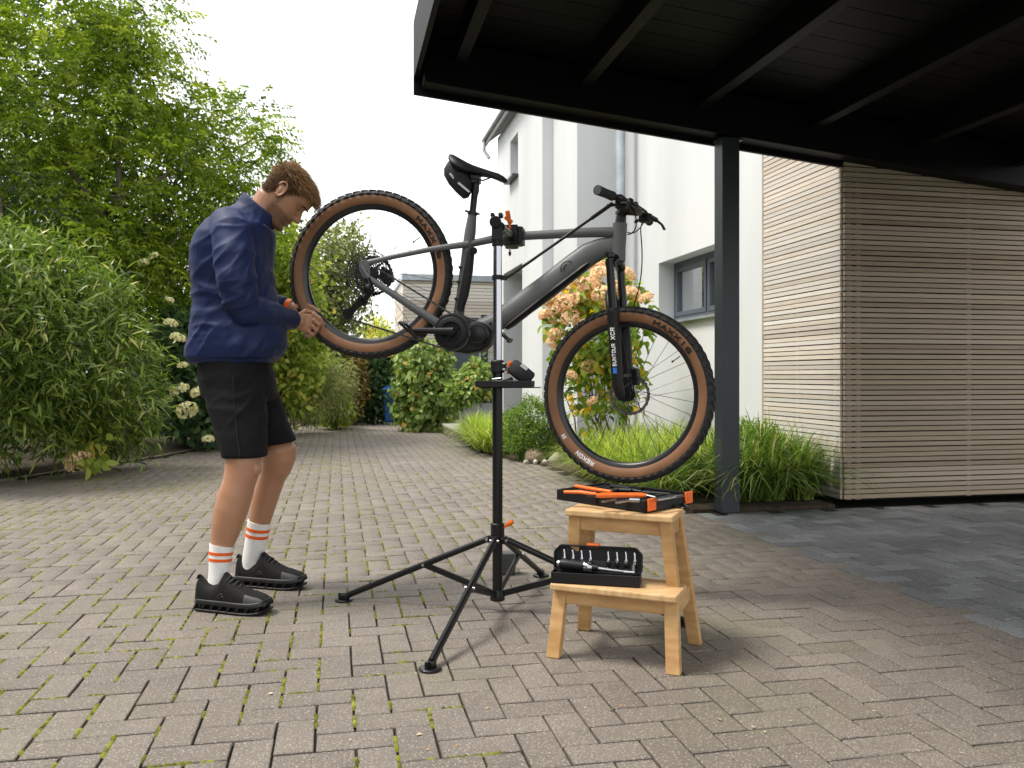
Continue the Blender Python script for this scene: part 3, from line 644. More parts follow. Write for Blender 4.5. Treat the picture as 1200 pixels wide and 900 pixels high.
# ---- hydrangea flower heads
def flowerhead_mesh(name, m, seed, n=90):
    rg = np.random.default_rng(seed); d = nrmz(rg.normal(size=(n, 3))); d[:, 2] = np.abs(d[:, 2]) * 1.1 - .35; d = nrmz(d); fo = Foliage()
    for k in range(4):
        t = rg.normal(.5, .22, n); a = np.cross(d, rg.normal(size=(n, 3)) * .1 + [[math.cos(k * 1.57), math.sin(k * 1.57), .2]]); fo.put(d * rg.uniform(.75, 1.0, n)[:, None] * np.array([[1, 1, .8]]), a + d * .25, d, np.full(n, .26), np.full(n, .24), t)
    return fastmesh(name, np.concatenate(fo.V), np.concatenate(fo.T), m, np.concatenate(fo.C))
FM_cream = leafmat("cream_petal", [(0, (0.40, 0.38, 0.18)), (.5, (0.70, 0.66, 0.40)), (1, (0.84, 0.80, 0.58))], .3, .7, .2)
FM_pink = leafmat("faded_pink_petal", [(0, (0.50, 0.30, 0.17)), (.5, (0.78, 0.54, 0.36)), (1, (0.84, 0.74, 0.50))], .3, .7, .2)
fh_c = [flowerhead_mesh("flower_head", FM_cream, 200 + i) for i in range(2)]; fh_p = [flowerhead_mesh("flower_head", FM_pink, 210 + i) for i in range(3)]
def heads(lst, meshes, parent, seed):
    r = random.Random(seed)
    for (px, py, z, rp) in lst:
        o = bpy.data.objects.new("flower_head", r.choice(meshes)); o.location = P(px, py, z); s = rp / F * z; o.scale = (s, s, s * .9)
        o.rotation_euler = (r.gauss(0, .35), r.gauss(0, .35), r.uniform(0, 6)); link(o, parent)
heads([(92, 541, 7.35, 15)], fh_p, bl, 1)
rg = np.random.default_rng(106)
hl = plant("cream_hydrangea", "dark leaved hydrangea with cream flower heads behind the man", "hydrangea", G(225, 528))
ells = [(215, 400, 10.0, 32, 40, .4), (228, 470, 10.2, 42, 52, .5), (200, 450, 9.8, 26, 40, .35), (240, 420, 10.4, 45, 60, .4), (270, 470, 10.8, 45, 50, .4)]
p, o, rr = shell(ells, 1100, rg, .6); fo = Foliage(); spray(fo, p, o, rg, per=3, L=(.09, .14), W=(.06, .09), grav=.35, spread=.05, tint=(.5, .22), kind='broad'); fo.build("foliage", LM_hyd, hl)
heads([(200, 379, 9.55, 8), (208, 396, 9.5, 9), (186, 420, 9.5, 7), (210, 457, 9.55, 11), (233, 460, 9.6, 10), (219, 481, 9.5, 12), (244, 515, 9.7, 7), (196, 468, 9.5, 6), (199, 352, 9.6, 5), (168, 308, 9.6, 7), (180, 300, 9.6, 6), (214, 428, 9.5, 6)], fh_c, hl, 2)
for i in range(7): limb(wob(G(225 + random.uniform(-12, 25), 526), P(215 + random.uniform(-25, 40), 410 + random.uniform(-20, 50), 10.1), seed=60 + i), .012, .006, 6).build("stem", M['bark'], hl)

# ---- plants along the far left edge of the drive
def bushy(name, label, base, ells, n, m, seed, stem=None, group=None, **kw):
    rg = np.random.default_rng(seed); t = plant(name, label, "tree" if "tree" in name else "shrub", base, group); p, o, rr = shell(ells, n, rg, kw.pop('rin', .55)); fo = Foliage(); spray(fo, p, o, rg, **kw); fo.build("crown" if "tree" in name else "foliage", m, t)
    for i, (a, b, r0) in enumerate(stem or []): limb(wob(a, b, seed=seed + i), r0, r0 * .35).build("trunk" if "tree" in name and i == 0 else "stem", M['bark'], t, smooth=True)
    return t
bushy("light_green_shrub", "yellowish light green shrub between the man and the rear wheel", G(345, 503), [(335, 300, 12.5, 38, 45, .4), (345, 370, 12.6, 36, 60, .4), (330, 340, 12.4, 35, 50, .4), (355, 420, 12.8, 30, 45, .4), (300, 400, 12.5, 45, 60, .4), (338, 450, 12.8, 32, 40, .4)], 1700, LM_yel, 110,
      [(G(345, 503), P(338, 330, 12.5), .02), (G(340, 503), P(355, 400, 12.7), .015)], per=3, L=(.08, .15), W=(.05, .08), spread=.07, tint=(.5, .25), kind='broad')
bushy("pale_sprayed_shrub", "grey green shrub with feathery sprays below the rear wheel", G(385, 500), [(372, 440, 13.4, 26, 32, .35), (395, 455, 14, 22, 36, .35), (360, 470, 13.2, 24, 30, .3)], 1300, LM_olive, 111,
      [(G(380, 500), P(376, 430, 13.4), .015)], per=4, L=(.07, .13), W=(.012, .022), spread=.06, tint=(.6, .2), kind='lance', grav=.5)
bushy("airy_tree", "loose olive green tree seen through the spokes of the rear wheel", G(392, 498), [(385, 300, 16, 40, 36, .8), (372, 350, 16, 38, 45, .8), (400, 345, 16.2, 34, 42, .7), (395, 400, 16, 34, 42, .8), (408, 440, 16.4, 20, 40, .6), (365, 400, 15.6, 36, 50, .7), (420, 300, 16.5, 12, 24, .4), (405, 275, 16.3, 18, 18, .4)], 2600, LM_olive, 112,
      [(G(392, 498), P(388, 340, 16), .06), (P(388, 380, 16), P(415, 300, 16.3), .03), (P(388, 370, 16), P(365, 300, 16), .03)], per=3, L=(.08, .14), W=(.05, .08), spread=.09, tint=(.5, .25), rin=.3)
bushy("dark_evergreen_tree", "dark evergreen tree rising behind the shrubs at the drive's end", G(340, 497), [(345, 420, 17.5, 62, 75, .6), (400, 450, 17.8, 45, 48, .5), (310, 330, 17.3, 50, 90, .6), (420, 470, 17.6, 30, 34, .4)], 2600, LM_dark, 113,
      [(G(345, 497), P(345, 400, 17.5), .06)], per=4, L=(.12, .2), W=(.07, .11), spread=.1, tint=(.5, .22))
bushy("rusty_shrub", "rusty brown and yellow shrub left of the dark hedge at the drive's end", G(415, 497), [(413, 445, 15.6, 17, 40, .35), (405, 470, 15.5, 15, 28, .3)], 700, LM_brown, 114, [(G(415, 497), P(413, 440, 15.6), .012)], per=3, L=(.06, .11), W=(.04, .06), spread=.05, tint=(.5, .25))
bushy("dark_end_hedge", "dark glossy hedge beside the blue bin at the drive's end", G(440, 497), [(440, 460, 16.2, 26, 38, .5), (428, 440, 16.4, 20, 26, .4), (452, 432, 16.6, 18, 22, .4), (470, 450, 16.8, 20, 45, .4)], 1700, LM_hyd, 115, [(G(440, 497), P(440, 450, 16.2), .02)], per=3, L=(.07, .12), W=(.05, .08), spread=.06, tint=(.55, .25), kind='broad')
bushy("low_green_shrub", "fresh green low shrub in front of the rusty shrub", G(392, 499), [(388, 478, 14.3, 17, 18, .3), (400, 484, 14.6, 13, 13, .25)], 420, LM_tree, 116, [(G(392, 499), P(390, 478, 14.3), .01)], per=3, L=(.07, .12), W=(.045, .07), spread=.05, tint=(.6, .2), kind='broad')
bushy("yellow_tree", "small yellow tree peeping above the outbuilding roof line", G(446, 490), [(440, 395, 26, 16, 22, .8), (455, 410, 26, 14, 20, .8)], 420, LM_yel, 118, [(G(446, 484), P(444, 400, 26), .05)], per=3, L=(.12, .2), W=(.08, .12), spread=.12, tint=(.75, .2))
# leafy bush with overlapping leaves
rg = np.random.default_rng(117)
iv = plant("leafy_bush", "rounded bush of glossy overlapping leaves in front of the dark gate", "bush", G(498, 506))
ells = [(497, 440, 14.0, 31, 42, .45), (498, 480, 13.9, 34, 28, .45), (492, 465, 13.8, 30, 40, .4), (512, 425, 14.2, 18, 26, .3)]
p, o, rr = shell(ells, 2300, rg, .8); fo = Foliage(); spray(fo, p, o, rg, per=2, L=(.07, .12), W=(.06, .10), out=.45, grav=.75, jit=.35, spread=.04, tint=(.5, .22), kind='broad', up=.1); fo.build("foliage", LM_ivy, iv)
for i in range(5): limb(wob(G(498 + random.uniform(-10, 10), 505), P(498 + random.uniform(-15, 15), 445, 14), seed=70 + i), .012, .006, 6).build("stem", M['bark'], iv)
# planter with plant on the step
M['planter'] = mat("grey_planter", (0.20, 0.22, 0.24), 0.55, col2=(0.25, 0.27, 0.29), nscale=6)
pc = P(560, 487, 12.9); pl = plant("grey_planter", "square grey planter with a bright green plant on the entrance step", "planter", (pc.x, pc.y, 0.148))
mb = MB(); mb.loft([[Vector((pc.x + sx * w, pc.y + sy * w, z)) for sx, sy in ((-1, -1), (1, -1), (1, 1), (-1, 1))] for z, w in ((0.149, .24), (0.50, .27), (0.50, .245), (0.44, .24))]); mb.build("pot", M['planter'], pl)
rg = np.random.default_rng(119)
p, o, rr = shell([(552, 455, 12.8, 24, 22, .3), (562, 440, 12.9, 17, 16, .25), (540, 462, 12.7, 14, 14, .2)], 520, rg, .6); fo = Foliage(); spray(fo, p, o, rg, per=3, L=(.07, .12), W=(.05, .075), grav=.35, spread=.04, tint=(.55, .2), kind='broad'); fo.build("foliage", LM_ivy, pl)

# ---- right bed: big pink hydrangea, box ball, grasses, stones
rg = np.random.default_rng(120)
hp = plant("pink_hydrangea", "tall hydrangea with faded pink flower heads against the white house", "hydrangea", G(705, 536) * 1)
ells = [(700, 400, 8.4, 52, 60, .4), (690, 350, 8.4, 50, 36, .35), (735, 370, 8.2, 28, 40, .3), (700, 450, 8.5, 42, 50, .35), (665, 370, 8.5, 32, 36, .3), (728, 440, 8.3, 26, 46, .3)]
p, o, rr = shell(ells, 720, rg, .35); fo = Foliage(); spray(fo, p, o, rg, per=2, L=(.08, .13), W=(.05, .08), grav=.3, spread=.05, tint=(.55, .28), kind='broad'); fo.build("foliage", LM_hydY, hp)
r = random.Random(33)
hh = [(648, 352, 8.2, 14), (660, 336, 8.2, 15), (675, 352, 8.15, 14), (690, 334, 8.2, 15), (706, 322, 8.2, 14), (705, 344, 8.1, 13), (668, 372, 8.1, 12), (642, 372, 8.2, 12), (652, 392, 8.15, 10), (735, 322, 8.1, 10), (740, 345, 8.0, 12), (757, 350, 7.9, 9), (715, 360, 8.1, 12), (646, 404, 8.2, 8), (690, 430, 8.1, 9), (668, 440, 8.1, 9), (694, 470, 8.1, 7), (683, 380, 8.1, 11), (700, 311, 8.3, 11), (678, 326, 8.3, 13), (652, 366, 8.2, 13), (663, 355, 8.1, 13), (725, 338, 8.15, 11)]
heads(hh, fh_p, hp, 3)
for i in range(10): limb(wob(G(705 + r.uniform(-14, 14), 534), P(695 + r.uniform(-40, 45), 400 + r.uniform(-40, 60), 8.4), seed=90 + i), .012, .005, 6).build("stem", M['bark'], hp)
rg = np.random.default_rng(121)
bx = plant("box_ball", "clipped round box shrub behind the stones at the bed edge", "shrub", G(628, 538))
p, o, rr = shell([(629, 501, 9.1, 34, 33, .32), (602, 507, 9.6, 22, 26, .22), (626, 518, 9.05, 34, 22, .3)], 4200, rg, .8, lo=.02); fo = Foliage(); spray(fo, p, o, rg, per=4, L=(.018, .032), W=(.012, .02), spread=.02, tint=(.5, .22), out=.9, grav=0.0); fo.build("foliage", LM_box, bx)
for i in range(3): limb(wob(G(628, 538), P(620 + 8 * i, 505, 9.2), seed=30 + i), .012, .006, 6).build("stem", M['bark'], bx)
bushy("small_leaved_shrub", "small leaved green shrub between the post and the slatted garage", P(880, 585, 6.3) * Vector((1, 1, 0)) if False else Vector((PX(880, 540, 3.1).x, PX(880, 540, 3.1).y, 0)), [(884, 528, 6.35, 34, 30, .3), (866, 540, 6.25, 28, 32, .28), (906, 545, 6.25, 26, 28, .25)], 2600, LM_box, 122, None, per=4, L=(.022, .04), W=(.012, .02), spread=.03, tint=(.6, .22), grav=0.0, out=.9, rin=.7)
def clump_mesh(name, m, seed, n=230, L=(.35, .62), spread=.09, w=.0075, lean=(.35, 1.55)):
    rg = np.random.default_rng(seed); S = 6; az = rg.uniform(0, 2 * np.pi, n); br = spread * np.sqrt(rg.random(n)); ba = rg.uniform(0, 2 * np.pi, n)
    b = np.stack([br * np.cos(ba), br * np.sin(ba), np.zeros(n)], 1); ln = rg.uniform(*L, n); le = rg.uniform(*lean, n); hd = np.stack([np.cos(az), np.sin(az), np.zeros(n)], 1); sd_ = np.stack([-np.sin(az), np.cos(az), np.zeros(n)], 1)
    V = []; 
    for k in range(S):
        t = k / (S - 1); ang = le * t * 1.5
        out = ln * (t * np.sin(le * .35) + t * t * .55 * le); up = ln * (t * np.cos(le * .4) - t * t * t * .42 * le)
        c = b + hd * out[:, None] + UP * np.maximum(up, .01)[:, None]; wd = w * (1 - t ** 2 * .95) * rg.uniform(.9, 1.1, n)
        V += [c + sd_ * wd[:, None], c - sd_ * wd[:, None]]
    V = np.stack(V, 1).reshape(-1, 3); tr = []
    for k in range(S - 1): tr += [(2 * k, 2 * k + 1, 2 * k + 3), (2 * k, 2 * k + 3, 2 * k + 2)]
    T = ((np.arange(n) * 2 * S)[:, None, None] + np.array(tr)[None]).reshape(-1, 3); tint = np.repeat(np.clip(rg.normal(.5, .25, n), 0, 1), 2 * S)
    return fastmesh(name, V, T, m, tint)
cm_d = [clump_mesh("blades", LM_grass, 300 + i, n=300, L=(.32, .66), spread=.11) for i in range(3)]; cm_y = [clump_mesh("blades", LM_grassY, 310 + i, n=380, L=(.25, .52), w=.0055, spread=.13) for i in range(3)]
def grass_clump(x, y, s, meshes, label, group, r):
    t = thing("grass_clump", label, "grass clump", (x, y, 0.03), group); o = bpy.data.objects.new("blades", r.choice(meshes)); COL.objects.link(o); o.parent = t
    s *= 1.3; o.scale = (s, s, s); o.rotation_euler = (0, 0, r.uniform(0, 6)); return t
r = random.Random(77)
for (x, y, s) in [(2.98, 5.46, .95), (3.22, 5.45, .85), (3.33, 5.70, .8), (2.77, 5.45, .85), (3.1, 5.75, .95), (2.85, 5.85, .95), (3.3, 6.05, .85), (2.28, 5.62, .6)]:
    grass_clump(x, y, s, cm_d, "dark green grass clump by the post and the slatted garage", "dark grass clumps at the garage corner", r)
for (x, y, s) in [(2.46, 5.98, .85), (2.38, 6.25, .85), (2.62, 5.98, .95), (2.33, 6.8, .8), (2.28, 7.15, .8), (2.7, 6.3, 1.0), (2.45, 6.6, .9), (2.9, 6.6, 1.0), (2.4, 7.0, .9), (2.7, 7.0, 1.05), (3.1, 7.0, 1.0), (2.35, 7.4, .9), (2.7, 7.5, 1.05), (3.1, 7.6, 1.0), (2.6, 7.95, .8), (2.9, 8.1, 1.0), (3.2, 6.45, .95), (2.3, 6.5, .7)]:
    grass_clump(x, y, s, cm_y, "yellow green grass clump behind the front wheel", "yellow green grass clumps along the house wall", r)
for (px, py, s) in [(570, 530, .95), (560, 524, .9), (581, 533, .85), (574, 523, .9), (566, 517, .8), (555, 516, .75)]:
    c = G(px, py); grass_clump(c.x, c.y, s, cm_y, "yellow green grass clump between the box ball and the entrance step", "grass clumps by the entrance step", r)
M['stone_r'] = mat("reddish_stone", (0.30, 0.20, 0.15), 0.8, col2=(0.22, 0.16, 0.12), nscale=14, bump=.4, bscale=40)
M['stone_y'] = mat("yellowish_stone", (0.34, 0.33, 0.20), 0.85, col2=(0.26, 0.26, 0.18), nscale=14, bump=.4, bscale=40)
M['stone_w'] = mat("pale_stone", (0.55, 0.52, 0.48), 0.8, col2=(0.42, 0.40, 0.36), nscale=14, bump=.4, bscale=40)
def stone(px, py, w, h, m, label, seed, group=None):
    c = G(px, py); s = F / (F * H / (py - HY)) ; r_ = w / s / 2; hh_ = h / s
    mb = MB(); mb.ball((0, 0, 0), (r_, r_ * .8, hh_ * .62), 12, 8); rr_ = random.Random(seed)
    mb.v = [(x * (1 + .12 * math.sin(7 * y / r_ + seed) + rr_.gauss(0, .03)), y, z * (1 + .15 * math.sin(4 * x / r_ + seed))) for x, y, z in mb.v]
    o = mb.build("stone", m, smooth=True, angle=80); o.location = (c.x, c.y + r_ * .5, hh_ * .42); o.rotation_euler = (0, 0, rr_.uniform(0, 3)); tag(o, label, "stone", group); return o
stone(628, 543, 30, 17, M['stone_r'], "large reddish stone in front of the box ball", 1)
stone(654, 545, 19, 13, M['stone_y'], "rounded yellowish stone right of the pebbles at the bed edge", 2)
for i, (px, w) in enumerate([(620, 7), (628, 7), (634, 6), (639, 8), (644, 6), (616, 5)]):
    stone(px, 543 + (i % 2), w, 5, M['stone_w'], "small pale pebble in front of the reddish stone", 5 + i, "pale pebbles at the bed edge")
M['grey_pot'] = mat("dark_grey_pot", (0.05, 0.052, 0.055), 0.6, col2=(0.07, 0.072, 0.075), nscale=12)
gp = P(594, 672, F * H / (672 - HY)); 
mb = MB(); mb.loft([[Vector((gp.x + sx * w * .9, gp.y + sy * w * .7, z)) for sx, sy in ((-1, -1), (1, -1), (1, 1), (-1, 1))] for z, w in ((0.0, .036), (0.095, .05), (0.10, .048))]); tag(mb.build("grey_box", M['grey_pot'], bevel=.006), "small dark grey plastic box on the paving behind the repair stand", "box")

# ---- laurels added out of view on the left to shade the near paving
rg = np.random.default_rng(140)
def shade_shrub(name, label, x, y, rx, ry, h, n, m, seed):
    rg = np.random.default_rng(seed); t = thing(name, label, "shrub", (x, y, 0), "laurels added out of view for shade"); d = nrmz(rg.normal(size=(n, 3))); rr = rg.uniform(.5, 1, n) ** .5
    p = np.array([[x, y, h * .52]]) + d * np.array([[rx, ry, h * .5]]) * rr[:, None] * (1 + .15 * np.sin(d[:, :1] * 6 + seed)); fo = Foliage(); spray(fo, p, d, rg, per=4, L=(.12, .2), W=(.06, .1), spread=.1, tint=(.5, .22), kind='rhomb'); fo.build("foliage", m, t)
    limb(wob((x, y, 0), (x, y, h * .6), seed=seed), .05, .02).build("stem", M['bark'], t)
shade_shrub("shade_laurel", "tall dark laurel added out of view to shade the near driveway", -5.4, 4.2, 1.3, 1.6, 4.6, 3600, LM_dark, 141)
shade_shrub("shade_laurel", "tall dark laurel added out of view to shade the near driveway", -5.6, 1.0, 1.4, 1.9, 4.8, 3600, LM_dark, 142)
shade_shrub("shade_laurel", "tall dark laurel added out of view to shade the near driveway", -5.0, -2.6, 1.5, 2.0, 4.8, 3000, LM_dark, 143)

# ---- leaf scraps and grit scattered over the paving
r = random.Random(91); lv, lt, lc = [], [], []
M['litter'] = leafmat("leaf_litter", [(0, (0.10, 0.07, 0.04)), (.5, (0.34, 0.28, 0.17)), (.8, (0.50, 0.46, 0.36)), (1, (0.55, 0.28, 0.08))], .1, .9, .1)
for i in range(210):
    px, py = r.uniform(0, 1200), 505 + 395 * r.random() ** .8; c = G(px, py)
    if c.x > 2.3 and c.y > 5.1: continue
    if c.x < edge_x(EDGE_L, c.y) + .1 or (c.y > 5.2 and c.x > edge_x(EDGE_R, c.y) - .1): continue
    s_ = r.uniform(.0022, .0055) * (1.8 if r.random() < .10 else 1); a = r.uniform(0, 6.28); e = r.uniform(.35, .8); b = len(lv)
    for k, (u, v) in enumerate(((-1, 0), (0, -e), (1.2, 0), (0, e))): lv.append((c.x + s_ * (u * math.cos(a) - v * math.sin(a)), c.y + s_ * (u * math.sin(a) + v * math.cos(a)), .0025 + (r.random() * .35 * s_ if k % 2 else 0)))
    lt += [(b, b + 1, b + 2), (b, b + 2, b + 3)]; lc += [min(1, max(0, r.gauss(.55, .25)))] * 4
lo = bpy.data.objects.new("leaf_litter", fastmesh("leaf_litter", np.array(lv), np.array(lt), M['litter'], lc)); link(lo); tag(lo, "small pale leaf scraps scattered over the paving", "leaf litter", kind="stuff")
# ================================================================== BIKE, STAND, STOOL, TOOLS
M['frame'] = mat("grey_frame_paint", (0.118, 0.124, 0.124), 0.46, 0.05, col2=(0.108, 0.113, 0.113), nscale=9, spec=.4)
M['rubber'] = mat("black_tyre_rubber", (0.016, 0.016, 0.017), 0.75, col2=(0.026, 0.026, 0.026), nscale=30, bump=.2, bscale=300, bdist=.001)
M['tan'] = mat("tan_sidewall", (0.27, 0.128, 0.060), 0.65, col2=(0.225, 0.105, 0.048), nscale=14, bump=.1, bscale=500, bdist=.0005)
M['rim'] = mat("black_rim", (0.014, 0.014, 0.016), 0.3, 0.0)
M['dark_steel'] = mat("dark_steel", (0.07, 0.07, 0.075), 0.35, 0.9, col2=(0.04, 0.04, 0.042), nscale=60)
M['rotor'] = mat("rotor_steel", (0.32, 0.31, 0.30), 0.35, 1.0, col2=(0.2, 0.2, 0.2), nscale=60)
M['ink'] = mat("black_print", (0.012, 0.011, 0.010), 0.6)
M['white_ink'] = mat("white_print", (0.75, 0.75, 0.75), 0.5)
M['blue_ink'] = mat("blue_print", (0.02, 0.16, 0.62), 0.5)
M['fabric_black'] = mat("black_nylon", (0.014, 0.014, 0.016), 0.85, col2=(0.02, 0.02, 0.022), nscale=80, bump=.3, bscale=600, bdist=.001)
M['reflect'] = mat("grey_reflective_tape", (0.55, 0.55, 0.56), 0.5)
TH = math.atan(0.17 / 1.093); bu = (math.cos(TH), -math.sin(TH)); bnx, bnz = -math.sin(TH), -math.cos(TH)
R0 = (-0.625, 3.69)
def BK(px, py, off=0.0):
    rx = (px - 600) / F; z = (R0[0] * bnx + R0[1] * bnz + off) / (rx * bnx + bnz); return P(px, py, z)
def cv(x, z): return W(x, z, 0) - W(0, 0, 0) + Vector((0, 0, 0))
def dirw(x, z, h=0.0): return Vector((x * cA + z * sA, -x * sA + z * cA, h))
AX = dirw(bnx, bnz); FW = dirw(*bu); ZU = Vector((0, 0, 1))
base = BK(583, 600); bike = thing("mountain_bike", "grey electric mountain bike with tan wall tyres clamped in the repair stand", "bicycle", (base.x, base.y, 0.55))
def gear(c, a, e1, e2, ro, ri, nt, th, arms=0, rin=0.02, depth=.004):
    mb = MB(); n = nt * 4; out = []; inn = []
    for k in range(n):
        t = 2 * math.pi * k / n; r_ = ro if k % 4 in (0, 1) else ro - depth
        out.append((r_, t)); inn.append((ri, t))
    pt = lambda r_, t, w: c + e1 * (r_ * math.cos(t)) + e2 * (r_ * math.sin(t)) + a * w
    vs = [pt(*q, -th / 2) for q in out] + [pt(*q, -th / 2) for q in inn] + [pt(*q, th / 2) for q in out] + [pt(*q, th / 2) for q in inn]
    fs = []
    for k in range(n):
        j = (k + 1) % n; fs += [(k, j, n + j, n + k), (2 * n + k, 3 * n + k, 3 * n + j, 2 * n + j), (k, 2 * n + k, 2 * n + j, j), (n + k, n + j, 3 * n + j, 3 * n + k)]
    mb.add(vs, fs)
    for k in range(arms):
        t = 2 * math.pi * (k + .3) / arms; mb.bar(pt(rin, t, 0), pt(ri + .002, t + .25, 0), th * .8, .009 if ro > .05 else .006, up=a)
    return mb
STROKES = {'M': [[(0, 0), (0, 1), (.5, .35), (1, 1), (1, 0)]], 'A': [[(0, 0), (.5, 1), (1, 0)], [(.2, .33), (.8, .33)]], 'X': [[(0, 0), (1, 1)], [(0, 1), (1, 0)]], 'I': [[(.5, 0), (.5, 1)]],
    'S': [[(1, .88), (.75, 1), (.2, 1), (0, .82), (0, .62), (.2, .5), (.8, .5), (1, .38), (1, .18), (.8, 0), (.2, 0), (0, .12)]], 'R': [[(0, 0), (0, 1), (.8, 1), (1, .85), (1, .6), (.8, .45), (0, .45)], [(.5, .45), (1, 0)]],
    'E': [[(1, 1), (0, 1), (0, 0), (1, 0)], [(0, .5), (.8, .5)]], 'K': [[(0, 0), (0, 1)], [(1, 1), (0, .4)], [(.35, .6), (1, 0)]], 'O': [[(.2, 0), (0, .2), (0, .8), (.2, 1), (.8, 1), (1, .8), (1, .2), (.8, 0), (.2, 0)]],
    'N': [[(0, 0), (0, 1), (1, 0), (1, 1)]], 'U': [[(0, 1), (0, .2), (.2, 0), (.8, 0), (1, .2), (1, 1)]], 'T': [[(0, 1), (1, 1)], [(.5, 1), (.5, 0)]], 'C': [[(1, .85), (.8, 1), (.2, 1), (0, .8), (0, .2), (.2, 0), (.8, 0), (1, .15)]],
    '2': [[(0, .8), (.2, 1), (.8, 1), (1, .8), (1, .6), (0, 0), (1, 0)]], '9': [[(1, .5), (.2, .5), (0, .65), (0, .85), (.2, 1), (.8, 1), (1, .85), (1, .3), (.7, 0), (.1, 0)]]}
def text_outline(s, w=.20):
    """letters as thick strokes in the unit square (x along the word, y up)"""
    V, Fc = [], []; n = len(s); adv = 1.0 / n; lw = adv * .66
    for i, ch_ in enumerate(s):
        for st in STROKES[ch_]:
            for (a, b) in zip(st, st[1:]):
                ax, ay, bx_, by = a[0], a[1] * (1 - w) + w / 2, b[0], b[1] * (1 - w) + w / 2; wx = w * 1.1
                dx_, dy_ = (bx_ - ax), (by - ay); L_ = math.hypot(dx_, dy_) or 1; nx, ny = -dy_ / L_ * wx / 2, dx_ / L_ * w / 2; ex, ey = dx_ / L_ * w * .4, dy_ / L_ * w * .4
                for k in range(3):
                    t0, t1 = k / 3, (k + 1) / 3; q = [(ax - ex * (k == 0) + dx_ * t0, ay - ey * (k == 0) + dy_ * t0), (ax + ex * (k == 2) + dx_ * t1, ay + ey * (k == 2) + dy_ * t1)]
                    b0 = len(V); V += [(i * adv + adv * .17 + lw * (x + sx * nx), y + sx * ny) for (x, y) in q for sx in (1, -1)]; Fc.append((b0, b0 + 1, b0 + 3, b0 + 2))
    return V, Fc
SIDE = [(.3440, .0298), (.338, .0308), (.330, .0305), (.320, .0282), (.312, .0240), (.3075, .0185)]
def side_w(r_):
    for (a, b) in zip(SIDE, SIDE[1:]):
        if b[0] <= r_ <= a[0]: t = (a[0] - r_) / (a[0] - b[0]); return a[1] + t * (b[1] - a[1])
    return .03
def make_wheel(c, a, e1, rear):
    e2 = ZU; wh = bpy.data.objects.new("wheel", None); wh.empty_display_size = .1; link(wh, bike)
    pt = lambda r_, t, w: c + e1 * (r_ * math.cos(t)) + e2 * (r_ * math.sin(t)) + a * w
    def ringloft(prof, n=128, closed=True):
        mb = MB(); rings = [[pt(r_, 2 * math.pi * k / n, w) for (r_, w) in prof] for k in range(n)]; m_ = len(prof); vs = [p for q in rings for p in q]; fs = []
        for k in range(n):
            for j in range(m_ if closed else m_ - 1): fs.append((k * m_ + j, k * m_ + (j + 1) % m_, ((k + 1) % n) * m_ + (j + 1) % m_, ((k + 1) % n) * m_ + j))
        mb.add(vs, fs); return mb
    tread = ringloft([(.3440, .0298), (.352, .0294), (.3605, .0245), (.3655, .014), (.367, 0), (.3655, -.014), (.3605, -.0245), (.352, -.0294), (.3440, -.0298)], closed=False)
    def knob(t, w, rr, tang, wid, hgt, tilt):
        r_ = rr; o_ = pt(r_, t, w); rad = e1 * math.cos(t) + e2 * math.sin(t); tg = -e1 * math.sin(t) + e2 * math.cos(t)
        up = (rad * math.cos(tilt) + a * math.sin(tilt)).normalized(); sd = tg.cross(up).normalized(); tread.box(o_ + up * (hgt * .35), (tang, wid, hgt), (tg, sd, up))
    NK = 62
    for k in range(NK):
        t = 2 * math.pi * k / NK; d = math.pi / NK
        knob(t, .006, .366, .018, .0085, .007, .1); knob(t + d, -.006, .366, .018, .0085, .007, -.1)
        knob(t + d * .6, .0165, .3635, .014, .0085, .0075, .45); knob(t + d * 1.4, -.0165, .3635, .014, .0085, .0075, -.45)
        knob(t + d * (1 if k % 2 else .8), .0290, .3520, .017, .011, .009, 1.0); knob(t + d * (.2 if k % 2 else 0), -.0290, .3520, .017, .011, .009, -1.0)
    ty = tread.build("tyre", M['rubber'], wh)
    sw = ringloft(SIDE, closed=False); sw2 = ringloft([(r_, -w) for r_, w in SIDE], closed=False); sw.add(sw2.v, sw2.f); sw.build("sidewall", M['tan'], wh, smooth=True, angle=60)
    ringloft([(.3085, .0190), (.305, .0180), (.296, .0150), (.287, .010), (.2845, 0), (.287, -.010), (.296, -.0150), (.305, -.0180), (.3085, -.0190), (.290, 0)]).build("rim", M['rim'], wh, smooth=True, angle=50)
    hb = MB(); hw = .068 if rear else .05
    hb.lathe([(-hw, .0), (-hw, .011), (-.034, .013), (-.033, .029), (-.029, .029), (-.028, .016), (.028, .016), (.029, .029), (.033, .029), (.034, .013), (hw, .011), (hw, .0)], c, a, 20); hb.build("hub", M['black_metal'], wh, smooth=True)
    for k in range(32):
        t = 2 * math.pi * k / 32 + .1; s = 1 if k % 2 else -1; tw = (1 if (k // 2) % 2 else -1) * 1.15
        mb = MB(); mb.tube([pt(.027, t + tw, s * .031), pt(.286, t, s * .003)], .0011, 5, cap=False); mb.build("spoke", M['dark_steel'] if not rear else M['black_metal'], wh)
    rr = .09; rw = -.047
    rt = gear(c + a * rw, a, e1, e2, rr, rr - .014, 24, .002, arms=0, depth=.0025)
    for k in range(6):
        t = k * math.pi / 3; rt.bar(pt(.024, t, rw), pt(.055, t + .35, rw), .0018, .010, up=a); rt.bar(pt(.053, t + .33, rw), pt(rr - .012, t + .1, rw), .0018, .008, up=a); rt.bar(pt(.053, t + .33, rw), pt(rr - .012, t + .72, rw), .0018, .006, up=a)
    rt.build("brake_rotor", M['dark_steel'] if rear else M['rotor'], wh)
